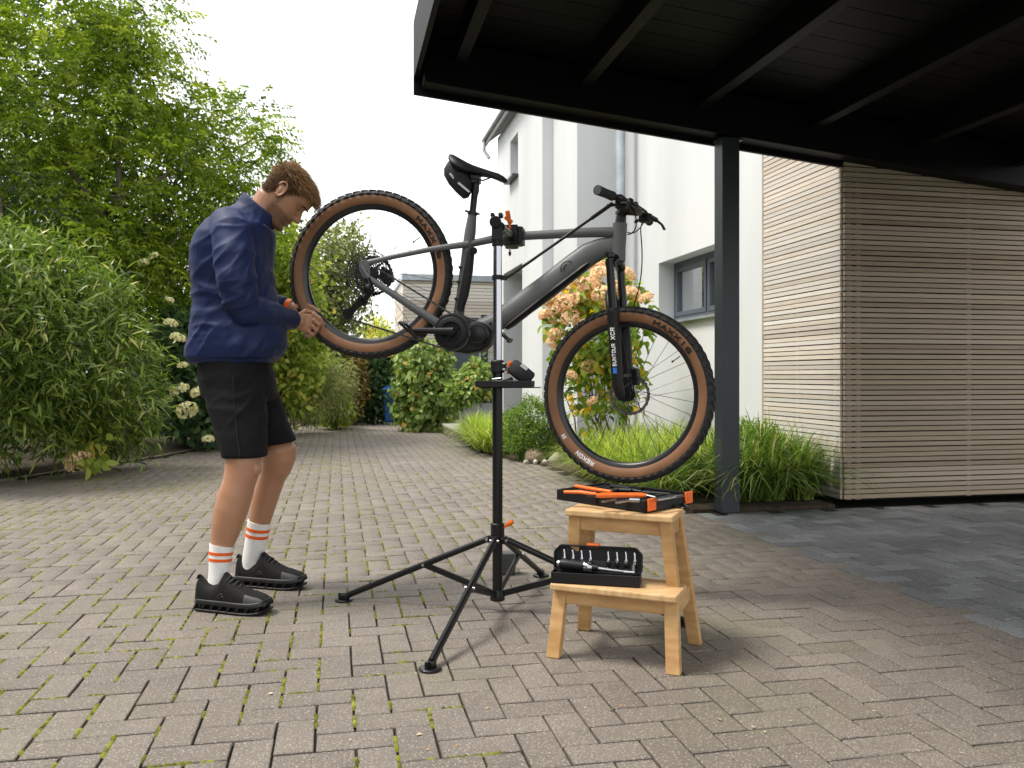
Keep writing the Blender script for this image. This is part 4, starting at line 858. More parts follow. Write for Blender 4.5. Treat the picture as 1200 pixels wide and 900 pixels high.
    def letter(s, a0, span, r0, r1, m, name="lettering", off=.30):
        uv, Fc = text_outline(s, off); vs = []
        for (x, y) in uv:
            r_ = r0 + (r1 - r0) * y; vs.append(pt(r_, a0 - span * x, side_w(r_) + .0009))
        mb = MB(); mb.add(vs, Fc); mb.build(name, m, wh)
    if rear: letter("MAXXIS", math.radians(48), math.radians(38), .3145, .3365, M['ink'])
    else:
        letter("MAXXIS", math.radians(68), math.radians(37), .3145, .3365, M['ink'])
        letter("REKON", math.radians(246), math.radians(17), .316, .335, M['white_ink']); letter("29", math.radians(216), math.radians(4), .318, .334, M['white_ink'])
    vt = math.radians(35); mb = MB(); mb.tube([pt(.28, vt, 0), pt(.245, vt, 0)], .0022, 8); mb.tube([pt(.245, vt, 0), pt(.236, vt, 0)], .004, 8); mb.build("valve", M['black_metal'], wh)
    return wh, pt
RC = BK(434, 321.5); 
make_wheel(RC, AX, FW, True)
PHI = math.radians(25); AXF = dirw(-math.sin(PHI), -math.cos(PHI)); FWF = dirw(math.cos(PHI), -math.sin(PHI))
FC = BK(734, 462.5); FC = FC
make_wheel(FC, AXF, FWF, False)
def btube(name, pts, radii, m, parent=bike, n=14, off=None, smooth=True):
    mb = MB(); mb.tube([BK(*p) for p in pts], radii, n); return mb.build(name, m, parent, smooth=smooth, angle=50)
# frame
fr = btube("frame", [(553.5, 252), (551, 272), (547, 300), (541, 345), (537, 372)], [(.017, .019), (.02, .025), (.02, .024), (.019, .022), (.02, .024)], M['frame'])
btube("down_tube", [(562, 384), (580, 378), (600, 366), (640, 337), (672, 311.5), (690, 298), (705, 291), (720, 288)], [(.042, .035), (.042, .042), (.037, .052), (.036, .053), (.034, .052), (.03, .050), (.025, .044), (.02, .04)], M['frame'], fr, 20)
btube("top_tube", [(548, 286.5), (576, 280.5), (612, 276.5), (660, 274), (690, 272.5), (720, 272)], [(.016, .015), (.016, .017), (.017, .0185), (.018, .019), (.019, .021), (.02, .022)], M['frame'], fr)
btube("head_tube", [(726.5, 262), (726, 272), (724.5, 290), (724, 306)], [(.0305, .0305), (.030, .030), (.031, .031), (.032, .032)], M['frame'], fr, 20)
for s in (1, -1):
    btube("seat_stay", [(427, 309, .058 * s), (455, 302, .055 * s), (500, 293, .046 * s), (530, 288.5, .036 * s), (549, 286, .016 * s)], [(.009, .013), (.008, .011), (.009, .012), (.01, .014), (.01, .015)], M['frame'], fr, 12)
    btube("chain_stay", [(423, 312, .062 * s), (432, 326, .062 * s), (455, 341, .06 * s), (485, 361, .056 * s), (512, 378, .044 * s), (528, 386, .03 * s)], [(.009, .014), (.010, .014), (.010, .015), (.011, .017), (.013, .02), (.014, .022)], M['frame'], fr, 12)
    mb = MB(); mb.prism([BK(x, y, .062 * s) for x, y in ((421, 306), (430, 304), (434, 313), (434, 327), (426, 326), (421, 316))], AX * .012); mb.build("dropout", M['frame'], fr, bevel=.002)
btube("battery_cover", [(593, 384.5, .003), (600, 379, .004), (640, 347.5, .004), (684, 313.5, .003), (690, 309, .002)], [(.034, .010), (.0365, .016), (.0365, .017), (.0335, .015), (.030, .009)], M['black_plastic'], bike, 14)
btube("seat_clamp", [(553.6, 251.5), (554, 248.5)], .0225, M['black_metal']); mb = MB(); mb.tube([BK(545, 247, .012), BK(562, 251, .012)], .0045, 8); mb.build("clamp_lever", M['black_metal'], bike)
# emblem on the down tube: two arcs
mb = MB(); 
for rad, a0, a1 in ((9, 100, 205), (5.5, 110, 200)):
    mb.tube([BK(666 + rad * math.cos(math.radians(a0 + (a1 - a0) * k / 8)), 315 - rad * math.sin(math.radians(a0 + (a1 - a0) * k / 8)), .0365) for k in range(9)], .0022, 5)
mb.tube([BK(666 + 7 * math.cos(math.radians(100 - 45 * k / 5)), 313 - 7 * math.sin(math.radians(100 - 45 * k / 5)), .0360) for k in range(6)], .0022, 5)
mb.build("emblem", M['ink'], fr)
# seat post, saddle, saddle bag
btube("seat_post", [(553.5, 252), (556, 229), (557, 224), (558, 213)], [(.0145, .0145), (.0145, .0145), (.017, .017), (.015, .015)], M['black_metal'])
sad = MB(); rings = []
for (x, yt, yb, hw) in [(528, 181, 190, .045), (532, 181.5, 198, .068), (540, 186, 203, .072), (548, 190.5, 205, .066), (556, 194, 205.5, .05), (565, 197, 206, .036), (574, 200, 207.5, .028), (583, 202.7, 211, .024), (590, 206.5, 214, .019), (594.5, 210.5, 214, .009)]:
    t_ = BK(x, yt); b_ = BK(x, yb); c_ = (t_ + b_) / 2; hh = (t_ - b_).length / 2; rings.append([c_ + AX * (hw * math.cos(q)) + ZU * (hh * math.sin(q) - hh * .55 * abs(math.cos(q)) ** 2) for q in [2 * math.pi * k / 16 for k in range(16)]])
sad.loft(rings); so = sad.build("saddle", M['black_plastic'], bike, smooth=True, angle=60)
for s in (1, -1):
    btube("rail", [(540, 199, .02 * s), (549, 209, .022 * s), (566, 211.5, .022 * s), (578, 207, .012 * s)], .0035, M['black_metal'], so, 6)
mb = MB(); mb.prism([BK(x, y) for x, y in ((551, 205), (563, 206), (563, 215), (553, 216))], AX * .045); mb.build("saddle_clamp", M['black_metal'], bike, bevel=.004)
bag = MB(); rings = []
for (a_, b_, hw) in [((525, 191), (534, 187.5), .022), ((521, 199), (541, 196), .042), ((521, 207), (550, 205), .045), ((526, 216), (554, 215), .042), ((534, 225), (553, 223), .034), ((542, 232.5), (549, 230.5), .018)]:
    A_, B_ = BK(*a_), BK(*b_); c_ = (A_ + B_) / 2; e = (B_ - A_) / 2; rings.append([c_ + e * (math.copysign(abs(math.cos(q)) ** .7, math.cos(q))) + AX * (hw * math.copysign(abs(math.sin(q)) ** .7, math.sin(q))) for q in [2 * math.pi * k / 18 for k in range(18)]])
bag.loft(rings); bgo = bag.build("saddle_bag", M['fabric_black'], smooth=True, angle=60); tag(bgo, "black wedge saddle bag with grey reflective strips under the saddle", "saddle bag")
for (a_, b_) in (((527, 203), (532, 209)), ((537, 214), (550, 225))):
    mb = MB(); q = BK(*a_, .046); w = BK(*b_, .042); mb.bar(q, w, .0016, .009, up=ZU); mb.build("reflective_strip", M['reflect'], bgo)
# folding lock along the seat tube
lk = MB(); lk.tube([BK(552, 295, .03), BK(549, 318, .032), BK(544, 345, .03), BK(539, 364, .028)], [(.012, .016), (.014, .02), (.014, .02), (.012, .016)], 12); lko = lk.build("frame_lock", M['black_plastic'], smooth=True); tag(lko, "black folding lock strapped along the seat tube", "lock")
mb = MB(); mb.tube([BK(555, 294, .025), BK(555, 294, .052)], .0165, 16); mb.build("lock_end", M['black_metal'], lko, smooth=True)
for y in (313, 330, 350): mb = MB(); c_ = BK(545.5 - (y - 313) * .13, y, .02); mb.tube([c_ + FW * -.03, c_ + FW * -.018], .006, 8); mb.build("mount", M['black_metal'], lko)
# motor, chainring, cranks
mo_ = MB(); mo_.prism([BK(x, y) for x, y in ((512, 380), (518, 371), (530, 367), (545, 370), (560, 376), (574, 382), (579, 393), (576, 405), (566, 412), (550, 415), (528, 412), (515, 402))], AX * .105); mot = mo_.build("motor", M['black_plastic'], bike, bevel=.014, seg=3)
mb = MB(); c_ = BK(559, 391.5, .05); mb.lathe([(0, .055), (.006, .054), (.011, .045), (.012, .0)], c_, AX, 40); mb.build("motor_cover", M['black_metal'], mot, smooth=True)
mb = MB(); c_ = BK(559, 391.5, .0615); mb.lathe([(0, .043), (.002, .043), (.003, .041), (.003, .036), (.001, .035)], c_, AX, 40, closed=False); mb.build("cover_ring", M['black_plastic'], mot, smooth=True)
mb = MB(); c_ = BK(575, 379, .043); mb.lathe([(0, .006), (.003, .006), (.0035, 0)], c_, AX, 14); mb.build("frame_bolt", M['black_metal'], mot)
BB = BK(529, 389.5, .062)
cr = gear(BB, AX, FW, ZU, .078, .052, 36, .004, arms=5, rin=.012, depth=.003); cro = cr.build("chainring", M['black_metal'], bike)
mb = MB(); mb.lathe([(-.004, .066), (.002, .067), (.005, .062), (.006, .045), (.004, .044), (-.004, .05)], BB + AX * .004, AX, 48, closed=False); mb.build("chain_guard", M['black_plastic'], cro, smooth=True)
mb = MB(); mb.lathe([(-.055, .02), (.014, .02), (.018, .016), (.018, 0)], BB, AX, 20); mb.build("crank_axle", M['black_metal'], bike, smooth=True)
ck = MB(); ck.tube([BK(531, 388.5, .082), BK(515, 388, .083), BK(497, 387.5, .086), BK(486, 387.5, .088)], [(.009, .018), (.008, .0145), (.008, .013), (.008, .0135)], 12); ck.build("crank_arm", M['black_metal'], bike, smooth=True, angle=60)
ck = MB(); ck.tube([BK(529, 389, -.082), BK(545, 389, -.083), BK(575, 390, -.088)], [(.009, .018), (.008, .014), (.008, .013)], 12); ck.build("crank_arm", M['black_metal'], bike, smooth=True, angle=60)
def pedal(px, py, off, s):
    c_ = BK(px, py, off); pd = MB()
    d1 = (FW * .75 + ZU * -.66).normalized(); d2 = (FW * .66 + ZU * .75).normalized()
    for k in (-1, 1): pd.bar(c_ + d1 * .048 * k - AX * .05, c_ + d1 * .048 * k + AX * .05, .012, .009, up=d2); pd.bar(c_ - d1 * .05 + AX * .046 * k, c_ + d1 * .05 + AX * .046 * k, .010, .010, up=d2)
    pd.tube([c_ - AX * .055, c_ + AX * .05], .009, 10)
    for i in range(4):
        for k in (-1, 1): q = c_ + d1 * .048 * k + AX * (-.045 + .03 * i); pd.tube([q - d2 * .012, q + d2 * .012], .0022, 5)
    pd.build("pedal", M['black_metal'], bike)
pedal(482, 388, .145, 1); pedal(588, 391, -.145, -1)
# cassette, derailleur, chain
cs = MB()
for k, r_ in enumerate([.104, .092, .081, .072, .063, .055, .048, .041, .035, .029]):
    g_ = gear(RC + AX * (.024 + .0042 * k), AX, FW, ZU, r_, r_ - .0065 if r_ > .05 else max(.016, r_ - .007), int(r_ * 500), .0018, arms=5 if r_ > .05 else 0, rin=.018, depth=.0035); cs.add(g_.v, g_.f)
cs.build("cassette", M['dark_steel'], bike)
dr = MB(); dr.tube([BK(431, 326, .075), BK(436, 340, .078), BK(428, 350, .075)], [.010, .014, .012], 10); dr.ball(BK(432, 338, .075), .022, 12, 8); dr.ball(BK(427, 349, .07), .017, 12, 8); dro = dr.build("derailleur", M['black_metal'], bike)
for (x, y) in ((425, 352), (408, 368)): gear(BK(x, y, .06), AX, FW, ZU, .027, .007, 13, .008, depth=.005).build("jockey_wheel", M['black_plastic'], dro)
mb = MB(); mb.prism([BK(x, y, .068) for x, y in ((422.5, 348), (427.5, 353.5), (411, 371), (405, 371), (404.5, 366))], AX * .003); mb.build("cage", M['black_metal'], dro, bevel=.001)
M['chain'] = mat("chain_steel", (0.10, 0.095, 0.09), 0.4, 0.9)
ch = MB()
for a_, b_ in ((BK(440, 313, .05), BK(530, 368.5, .06)), (BK(411, 374, .06), BK(522, 409, .062))):
    L_ = (b_ - a_).length; n_ = int(L_ / .0127)
    for k in range(n_):
        q = a_.lerp(b_, (k + .5) / n_); ch.bar(q - (b_ - a_).normalized() * .0058, q + (b_ - a_).normalized() * .0058, .007 if k % 2 else .0045, .0085 if k % 2 else .007)
for k in range(30):
    t = math.radians(85 + k * 6.3); t2 = math.radians(85 + k * 6.3 + 5); ch.bar(BB - AX * .002 + (FW * math.cos(-t + 2 * math.radians(90)) + ZU * math.sin(-t + 2 * math.radians(90))) * .078, BB - AX * .002 + (FW * math.cos(-t2 + math.pi) + ZU * math.sin(-t2 + math.pi)) * .078, .006, .008)
ch.build("chain", M['chain'], bike)
mb = MB(); mb.prism([BK(x, y, -.05) for x, y in ((448, 312), (460, 318), (462, 330), (452, 334), (444, 326))], AX * .03); mb.build("rear_caliper", M['black_metal'], bike, bevel=.004)
# fork (turned with the front wheel)
def FKp(along, side, fwd=0.0):           # along: 0 at the crown, 1 at the axle
    top = BK(724, 307); return top.lerp(FC, along) + AXF * side + FWF * fwd
CROWN = MB(); CROWN.tube([FKp(.03, .072, -.012), FKp(-.01, .03, -.006), FKp(-.02, 0), FKp(-.01, -.03, -.006), FKp(.03, -.072, -.012)], [(.022, .024), (.022, .026), (.026, .03), (.022, .026), (.022, .024)], 14); crn = CROWN.build("fork_crown", M['black_metal'], bike, smooth=True, angle=60)
for s in (1, -1):
    mb = MB(); mb.tube([FKp(-.01, .072 * s, -.012), FKp(.5, .072 * s, -.012)], .0172, 16); mb.build("stanchion", M['black_metal'], bike, smooth=True)
    mb = MB(); mb.tube([FKp(.36, .072 * s, -.012), FKp(.375, .072 * s, -.012), FKp(.40, .072 * s, -.012), FKp(.92, .072 * s, -.012), FKp(1.0, .070 * s, -.004), FKp(1.035, .068 * s, 0)], [.024, .0265, .0255, .024, .022, .013], 16); mb.build("fork_lower", M['black_plastic'], bike, smooth=True, angle=60)
    mb = MB(); mb.tube([FKp(-.055, .072 * s, -.012), FKp(-.02, .072 * s, -.012)], .0195, 16); mb.build("fork_cap", M['black_metal'], crn, smooth=True)
mb = MB(); mb.tube([FKp(.42, .072, -.012), FKp(.34, .065, -.03), FKp(.24, .03, -.04), FKp(.215, 0, -.042), FKp(.24, -.03, -.04), FKp(.34, -.065, -.03), FKp(.42, -.072, -.012)], [.013, .014, .014, .015, .014, .014, .013], 10); mb.build("fork_arch", M['black_plastic'], bike, smooth=True, angle=60)
def fork_text(s, t0, t1, w, m):
    uv, Fc = text_outline(s, .24); mb = MB(); vs = []
    for (x, y) in uv:
        ph = (y - .5) * w / 0.0262 ; vs.append(FKp(t0 + (t1 - t0) * x, .072, -.012) + AXF * (0.0262 * math.cos(ph)) - FWF * (0.0262 * math.sin(ph)))
    mb.add(vs, Fc); mb.build("lettering", m, bike)
fork_text("SUNTOUR", .79, .62, .017, M['white_ink']); fork_text("XCR", .595, .50, .020, M['white_ink'])
mb = MB(); q = FKp(.82, .072, -.012) + AXF * .0250; axl = (FC - BK(724, 307)).normalized(); mb.box(q, (.024, .016, .003), (axl, FWF, AXF)); mb.build("badge", M['blue_ink'], bike)
mb = MB(); mb.tube([FKp(1.0, .095), FKp(1.0, -.09)], .009, 12); mb.build("thru_axle", M['black_metal'], bike)
mb = MB(); mb.bar(FKp(.93, -.055, .03), FKp(.80, -.055, .03), .03, .035, up=AXF); mb.build("front_caliper", M['black_metal'], bike, bevel=.006)
# cockpit
btube("headset", [(727, 262), (728, 252)], [.024, .021], M['black_metal'])
SC = BK(730, 246); stem = MB(); stem.tube([SC + ZU * -.025 - FWF * .012, SC + FWF * .0, SC + FWF * .03, SC + FWF * .062 + ZU * .0], [.026, .027, .026, .030], 14); stem.build("stem", M['black_metal'], bike, smooth=True)
HB = SC + FWF * .052 + ZU * .004
def bar_pt(w):  # w along the bar, + towards the drive side; slight rise and backsweep
    t = min(1, max(0, (abs(w) - .05) / .1)); return HB + AXF * w - FWF * (max(0, abs(w) - .08) * .14) + ZU * (.014 * t - .008)
BW = .36
mb = MB(); ws = [-BW + 2 * BW * k / 28 for k in range(29)]; mb.tube([bar_pt(w) for w in ws], [.0185 if abs(w) < .06 else .0125 for w in ws], 12); hbo = mb.build("handlebar", M['black_metal'], bike, smooth=True)
for s in (1, -1):
    mb = MB(); mb.tube([bar_pt(s * (BW - .125)), bar_pt(s * (BW - .12)), bar_pt(s * (BW - .06)), bar_pt(s * (BW - .004)), bar_pt(s * BW)], [.0195, .0190, .0180, .0195, .0195], 14); mb.build("grip", M['rubber'], hbo, smooth=True)
    mb = MB(); mb.tube([bar_pt(s * BW), bar_pt(s * (BW + .003))], .0165, 14); mb.build("grip_end", M['window_frame'], hbo)
    mb = MB(); q = bar_pt(s * .20); mb.tube([q + FWF * .0, q + FWF * .03 - ZU * .01], .014, 10); mb.tube([q + FWF * .03 - ZU * .012 - AXF * s * .05, q + FWF * .035 - ZU * .014, q + FWF * .045 - ZU * .02 + AXF * s * .03], .011, 10)
    mb.tube([q + FWF * .045 - ZU * .02 + AXF * s * .02, q + FWF * .06 - ZU * .035 + AXF * s * .07, q + FWF * .055 - ZU * .045 + AXF * s * .13], [(.007, .006), (.006, .005), (.007, .006)], 8); mb.build("brake_lever", M['black_metal'], hbo, smooth=True, angle=60)
    mb = MB(); q = bar_pt(s * .165); mb.box(q - ZU * .022 + FWF * .008, (.045, .045, .034), (FWF, AXF, ZU)); mb.tube([q - AXF * .012, q + AXF * .012], .019, 12); mb.tube([q - ZU * .02 + FWF * -.005, q - ZU * .028 - FWF * .045 + AXF * s * .03], [.006, .008], 8); mb.build("shifter", M['black_plastic'], hbo, bevel=.005)
mb = MB(); q = bar_pt(-.10); mb.box(q + ZU * .02 - FWF * .005, (.03, .045, .014), ((FWF * .8 - ZU * .6).normalized(), AXF, (FWF * .6 + ZU * .8).normalized())); mb.build("display", M['black_plastic'], hbo, bevel=.004)
mb = MB(); q = bar_pt(.07); mb.ball(q + ZU * .018, .016, 12, 8); mb.build("bell", M['black_metal'], hbo, smooth=True)
def bez(pts, n=18):
    out = []; 
    for k in range(n + 1):
        t = k / n; q = [Vector(p) for p in pts]
        while len(q) > 1: q = [q[i].lerp(q[i + 1], t) for i in range(len(q) - 1)]
        out.append(q[0])
    return out
hose0 = bar_pt(-.22) + FWF * .035 - ZU * .02
mb = MB(); mb.tube(bez([hose0, P(735, 262, 3.55), P(760, 268, 3.52), P(752, 300, 3.5), P(758, 350, 3.52), P(738, 352, 3.6), FKp(.42, -.075, .02)], 26), .0026, 6); mb.build("brake_hose", M['black_plastic'], bike, smooth=True)
mb = MB(); mb.tube(bez([bar_pt(.2) + FWF * .03, P(752, 250, 3.35), P(748, 275, 3.45), BK(735, 275, .03)], 16), .0026, 6); mb.build("cable", M['black_plastic'], bike, smooth=True)
mb = MB(); mb.tube(bez([bar_pt(-.18) + FWF * .02, P(760, 246, 3.6), P(750, 280, 3.6), BK(735, 272, -.03)], 16), .0026, 6); mb.build("cable", M['black_plastic'], bike, smooth=True)

# ------------------------------------------------------------------ repair stand
mz = F * H / (716 - HY); MC = W((583 - 600) / F * mz, mz, 0)
def mast(h, dx=0.0, dz=0.0): return MC + dirw(dx, dz) + Vector((0, 0, h))
def mh(py): return H + (HY - py) / F * mz
stand = thing("repair_stand", "black folding bicycle repair stand with a silver mast and orange levers", "repair stand", MC)
mb = MB(); mb.tube([mast(.045), mast(mh(436))], .0200, 20); mb.build("lower_mast", M['black_metal'], stand, smooth=True)
mb = MB(); mb.tube([mast(mh(440)), mast(mh(284))], .0172, 20); mb.build("upper_mast", M['chrome'], stand, smooth=True)
mb = MB(); mb.lathe([(0, .026), (.005, .027), (.075, .027), (.08, .025)], mast(mh(632) - .015), ZU, 20); mb.box(mast(mh(632)), (.075, .03, .03), (dirw(.9, -.43), dirw(.43, .9), ZU)); mb.box(mast(mh(632)), (.03, .075, .03), (dirw(.9, -.43), dirw(.43, .9), ZU)); mb.build("leg_collar", M['black_metal'], stand, bevel=.003)
mb = MB(); mb.lathe([(0, .02), (.004, .029), (.035, .029), (.045, .024)], mast(.04), ZU, 20); mb.build("base_hub", M['black_metal'], stand, smooth=True)
def lever(a_, b_, w, parent=stand, name="lever"):
    mb = MB(); a_, b_ = Vector(a_), Vector(b_); mb.tube([a_, a_.lerp(b_, .5), b_], [w * .6, w, w * .9], 8); mb.tube([a_ - (b_ - a_) * .4, a_], w * .55, 8); return mb.build(name, M['orange'], parent, smooth=True, angle=60)
lever(P(593, 616, mz - .01), P(601, 611, mz - .02), .010); mb = MB(); mb.tube([P(587, 617, mz), P(594, 615, mz)], .006, 8); mb.build("clamp_bolt", M['steel'], stand)
feet = {"l": G(403, 704), "f": G(504, 785), "b": G(634, 675), "r": G(797, 732)}
for k, ft in feet.items():
    d = (ft - MC); d.z = 0; d.normalize(); piv = mast(mh(632)) + d * .04; hub = mast(.07) + d * .02; end = Vector((ft.x, ft.y, .022)) - d * .012
    mb = MB(); mb.tube([piv, end], .0125, 14); lg = mb.build("leg", M['black_metal'], stand, smooth=True)
    mid = piv.lerp(end, .44); mb = MB(); mb.bar(hub, mid, .012, .024); br = mb.build("brace", M['black_metal'], stand, bevel=.003)
    for q in (piv, mid):
        s_ = d.cross(ZU); mb = MB(); mb.tube([q - s_ * .019, q + s_ * .019], .0055, 10); mb.build("rivet", M['steel'], lg)
    mb = MB(); mb.lathe([(0, .036), (.004, .037), (.008, .033), (.0085, 0)], Vector((ft.x, ft.y, .001)), ZU, 24); mb.box(Vector((ft.x, ft.y, .018)), (.05, .004, .026), (d, d.cross(ZU), ZU)); mb.box(Vector((ft.x, ft.y, .018)) - d * .004, (.034, .028, .018), (d, d.cross(ZU), ZU)); mb.build("foot", M['black_metal'], lg, bevel=.002)
# tool tray, mid collar
th = mh(453); tx, tz = dirw(.995, -.1), dirw(.1, .995)
mb = MB(); cen = mast(th, .032, .02)
mb.box(cen, (.215, .17, .004), (tx, tz, ZU)); mb.box(cen + Vector((0, 0, -.004)) + tx * .02, (.235, .12, .003), (tx, tz, ZU))
for (o_, s_) in ((tx * .106, (.004, .17, .022)), (tx * -.106, (.004, .17, .022)), (tz * .083, (.208, .004, .022)), (tz * -.083, (.208, .004, .022))): mb.box(cen + o_ + Vector((0, 0, .011)), s_, (tx, tz, ZU))
mb.build("tool_tray", M['black_plastic'], stand, bevel=.002)
mb = MB(); mb.lathe([(0, .024), (.003, .027), (.045, .027), (.05, .023)], mast(mh(437)), ZU, 18); mb.box(mast(mh(430), .02, -.01), (.03, .03, .03), (tx, tz, ZU)); mb.build("mast_collar", M['black_plastic'], stand, bevel=.003)
lever(P(596, 434, mz - .02), P(598, 424, mz - .03), .009); 
mb = MB(); mb.tube([P(589, 426, mz - .03), P(592, 426, mz - .03)], .005, 8); mb.tube([P(589, 433, mz - .03), P(592, 433, mz - .03)], .005, 8); mb.build("collar_bolt", M['steel'], stand)
# clamp head
mb = MB(); mb.lathe([(0, .021), (.004, .022), (.05, .022), (.055, .019)], mast(mh(289)), ZU, 18); mb.tube([P(580.5, 260, mz - .035), P(580.5, 260, mz + .03)], .0235, 20); mb.box(P(583, 272, mz), (.042, .045, .07), (tx, tz, ZU)); mb.box(P(577.5, 252.5, mz), (.015, .04, .016), (tx, tz, ZU)); mb.box(P(587, 252.5, mz), (.016, .04, .016), (tx, tz, ZU)); ch_ = mb.build("clamp_head", M['black_plastic'], stand, bevel=.004)
JC = BK(601, 277.5)
mb = MB(); mb.tube([P(586, 266, mz), P(592, 271, mz + .08), JC + AX * .05], [.02, .017, .018], 12); mb.build("clamp_arm", M['black_metal'], stand, smooth=True)
mb = MB(); mb.box(JC + ZU * .028 + AX * .0, (.075, .07, .022), (FW, AX, ZU)); mb.box(JC - ZU * .028, (.075, .07, .022), (FW, AX, ZU)); mb.box(JC + AX * .045, (.055, .025, .085), (FW, AX, ZU)); mb.box(BK(611, 277), (.02, .085, .072), (FW, AX, ZU)); mb.tube([BK(600, 290, .03), BK(600, 291, .03)], .03, 14); mb.build("clamp_jaw", M['black_plastic'], stand, bevel=.005)
lever(BK(597, 262, .06), BK(594.5, 247, .075), .0105); mb = MB(); mb.tube([BK(592, 254, .065), BK(600, 261, .06)], .009, 10); mb.build("cam", M['orange'], stand)
mb = MB(); mb.tube([BK(597.5, 291, .05), BK(597.5, 300, .05)], .004, 8); mb.build("clamp_screw", M['steel'], stand); mb = MB(); mb.tube([BK(597.5, 295, .05), BK(597.5, 299, .05)], .006, 8); mb.build("screw_tip", M['black_plastic'], stand)
# handlebar holder rod
mb = MB(); mb.lathe([(0, .0215), (.018, .0215)], mast(mh(328)), ZU, 18); mb.bar(mast(mh(325)), P(594, 326, mz - .005), .012, .018); mb.build("rod_clip", M['black_plastic'], stand)
mb = MB(); q0, q1 = P(591, 327.5, mz), bar_pt(.19) - ZU * .02 - FWF * .02; mb.tube([q0, q0.lerp(q1, .82)], .0062, 10); mb.tube([q0.lerp(q1, .80), q1], .0085, 10); mb.build("handlebar_rod", M['black_metal'], stand, smooth=True)
# things lying on the tray
mb = MB(); rings = []; c0 = cen + tx * .062 + tz * -.02 + Vector((0, 0, .003)); ex = (tx * .80 - ZU * .60).normalized(); eu = (tx * .60 + ZU * .80).normalized()
for (u_, hw, hd_) in ((-.05, .022, .03), (-.043, .03, .038), (0, .032, .042), (.043, .030, .038), (.05, .022, .03)): rings.append([c0 + Vector((0, 0, .052)) + ex * u_ + eu * (hw * math.copysign(abs(math.cos(q)) ** .6, math.cos(q))) + tz * (hd_ * math.copysign(abs(math.sin(q)) ** .6, math.sin(q))) for q in [2 * math.pi * k / 20 for k in range(20)]])
mb.loft(rings); pch = mb.build("tool_pouch", M['fabric_black'], smooth=True, angle=60); tag(pch, "small black fabric pouch leaning on the stand's tool tray", "pouch")
mb = MB(); mb.box(c0 + Vector((0, 0, .052)) + eu * .026 - tz * .042, (.03, .003, .012), (ex, tz, eu)); mb.build("pouch_tag", M['reflect'], pch)
def tool(name, label, cat, segs, group=None):
    t = thing(name, label, cat, segs[0][1][0], group)
    for (pn, pts, rad, m) in segs:
        mb = MB(); mb.tube(pts, rad, 10); mb.build(pn, m, t, smooth=True, angle=60)
    return t
tl = lambda dx, dz, dh: cen + tx * dx + tz * dz + Vector((0, 0, dh))
tool("multi_tool", "folded steel multi tool lying on the stand's tray", "multi tool", [("body", [tl(-.05, -.06, .016), tl(.0, -.065, .02)], [(.010, .008), (.010, .008)], M['black_plastic']), ("blade", [tl(-.035, -.068, .026), tl(.01, -.07, .014)], [(.005, .003), (.004, .002)], M['steel']), ("blade", [tl(-.045, -.05, .03), tl(-.01, -.06, .034)], [(.006, .003), (.005, .002)], M['steel'])])
tool("pliers", "black handled pliers beside the pouch on the stand's tray", "pliers", [("handle", [tl(-.02, -.03, .012), tl(.03, -.05, .03)], .008, M['black_plastic']), ("handle", [tl(-.025, -.06, .012), tl(.035, -.055, .02)], .008, M['black_plastic']), ("jaw", [tl(-.02, -.045, .012), tl(-.055, -.045, .012)], [(.009, .006), (.004, .004)], M['steel'])])

# ------------------------------------------------------------------ step stool
M['birch'] = mat("birch_wood", (0.55, 0.335, 0.145), 0.55, col2=(0.42, 0.235, 0.09), nscale=3.2, ndetail=8, bump=.12, bscale=20, bdist=.002, stretch=(3, 3, 12), rnd=.06)
M['birch_top'] = mat("birch_wood_board", (0.62, 0.415, 0.21), 0.55, col2=(0.48, 0.295, 0.13), nscale=3.0, ndetail=8, bump=.12, bscale=20, bdist=.002, stretch=(5, 22, 3))
e1c = (.918, -.397); E1 = dirw(*e1c); E2 = dirw(.397, .918); SC0 = W(.380, 2.80, 0)
def S(s, t, h): return SC0 + E1 * s + E2 * t + Vector((0, 0, h))
stool = thing("step_stool", "pale birch two step stool carrying open tool cases", "step stool", SC0)
def leg4(a_, b_, w, d_): 
    mb = MB(); rings = [[p_ + E1 * (sx * w / 2) + E2 * (sy * d_ / 2) for sx, sy in ((-1, -1), (1, -1), (1, 1), (-1, 1))] for p_ in (a_, b_)]; mb.loft(rings); return mb.build("leg", M['birch'], stool, bevel=.003)
TH_, LH = .475, .242
for s in (-1, 1):
    leg4(S(.197 * s, -.155, 0), S(.183 * s, -.122, LH - .022), .044, .034)
    leg4(S(.200 * s, .165, 0), S(.152 * s, .072, TH_ - .022), .044, .034)
    leg4(S(.176 * s, -.028, .17), S(.152 * s, -.068, TH_ - .022), .040, .034)
    mb = MB(); mb.bar(S(.192 * s, -.135, LH - .055), S(.183 * s, .125, LH - .055), .020, .052); mb.build("side_rail", M['birch'], stool, bevel=.003)
    mb = MB(); mb.bar(S(.158 * s, -.05, TH_ - .048), S(.158 * s, .055, TH_ - .048), .020, .046); mb.build("side_rail", M['birch'], stool, bevel=.003)
for (t_, h_, w_) in ((-.128, LH - .046, .165), (.118, LH - .048, .165), (-.066, TH_ - .046, .135), (.072, TH_ - .046, .135)):
    mb = MB(); mb.bar(S(-w_, t_, h_), S(w_, t_, h_), .020, .046); mb.build("apron", M['birch'], stool, bevel=.003)
mb = MB(); mb.box(S(0, -.086, LH - .011), (.415, .165, .022), (E1, E2, ZU)); mb.build("lower_step", M['birch_top'], stool, bevel=.005)
mb = MB(); mb.box(S(0, 0, TH_ - .011), (.362, .195, .022), (E1, E2, ZU)); mb.build("top_step", M['birch_top'], stool, bevel=.005)

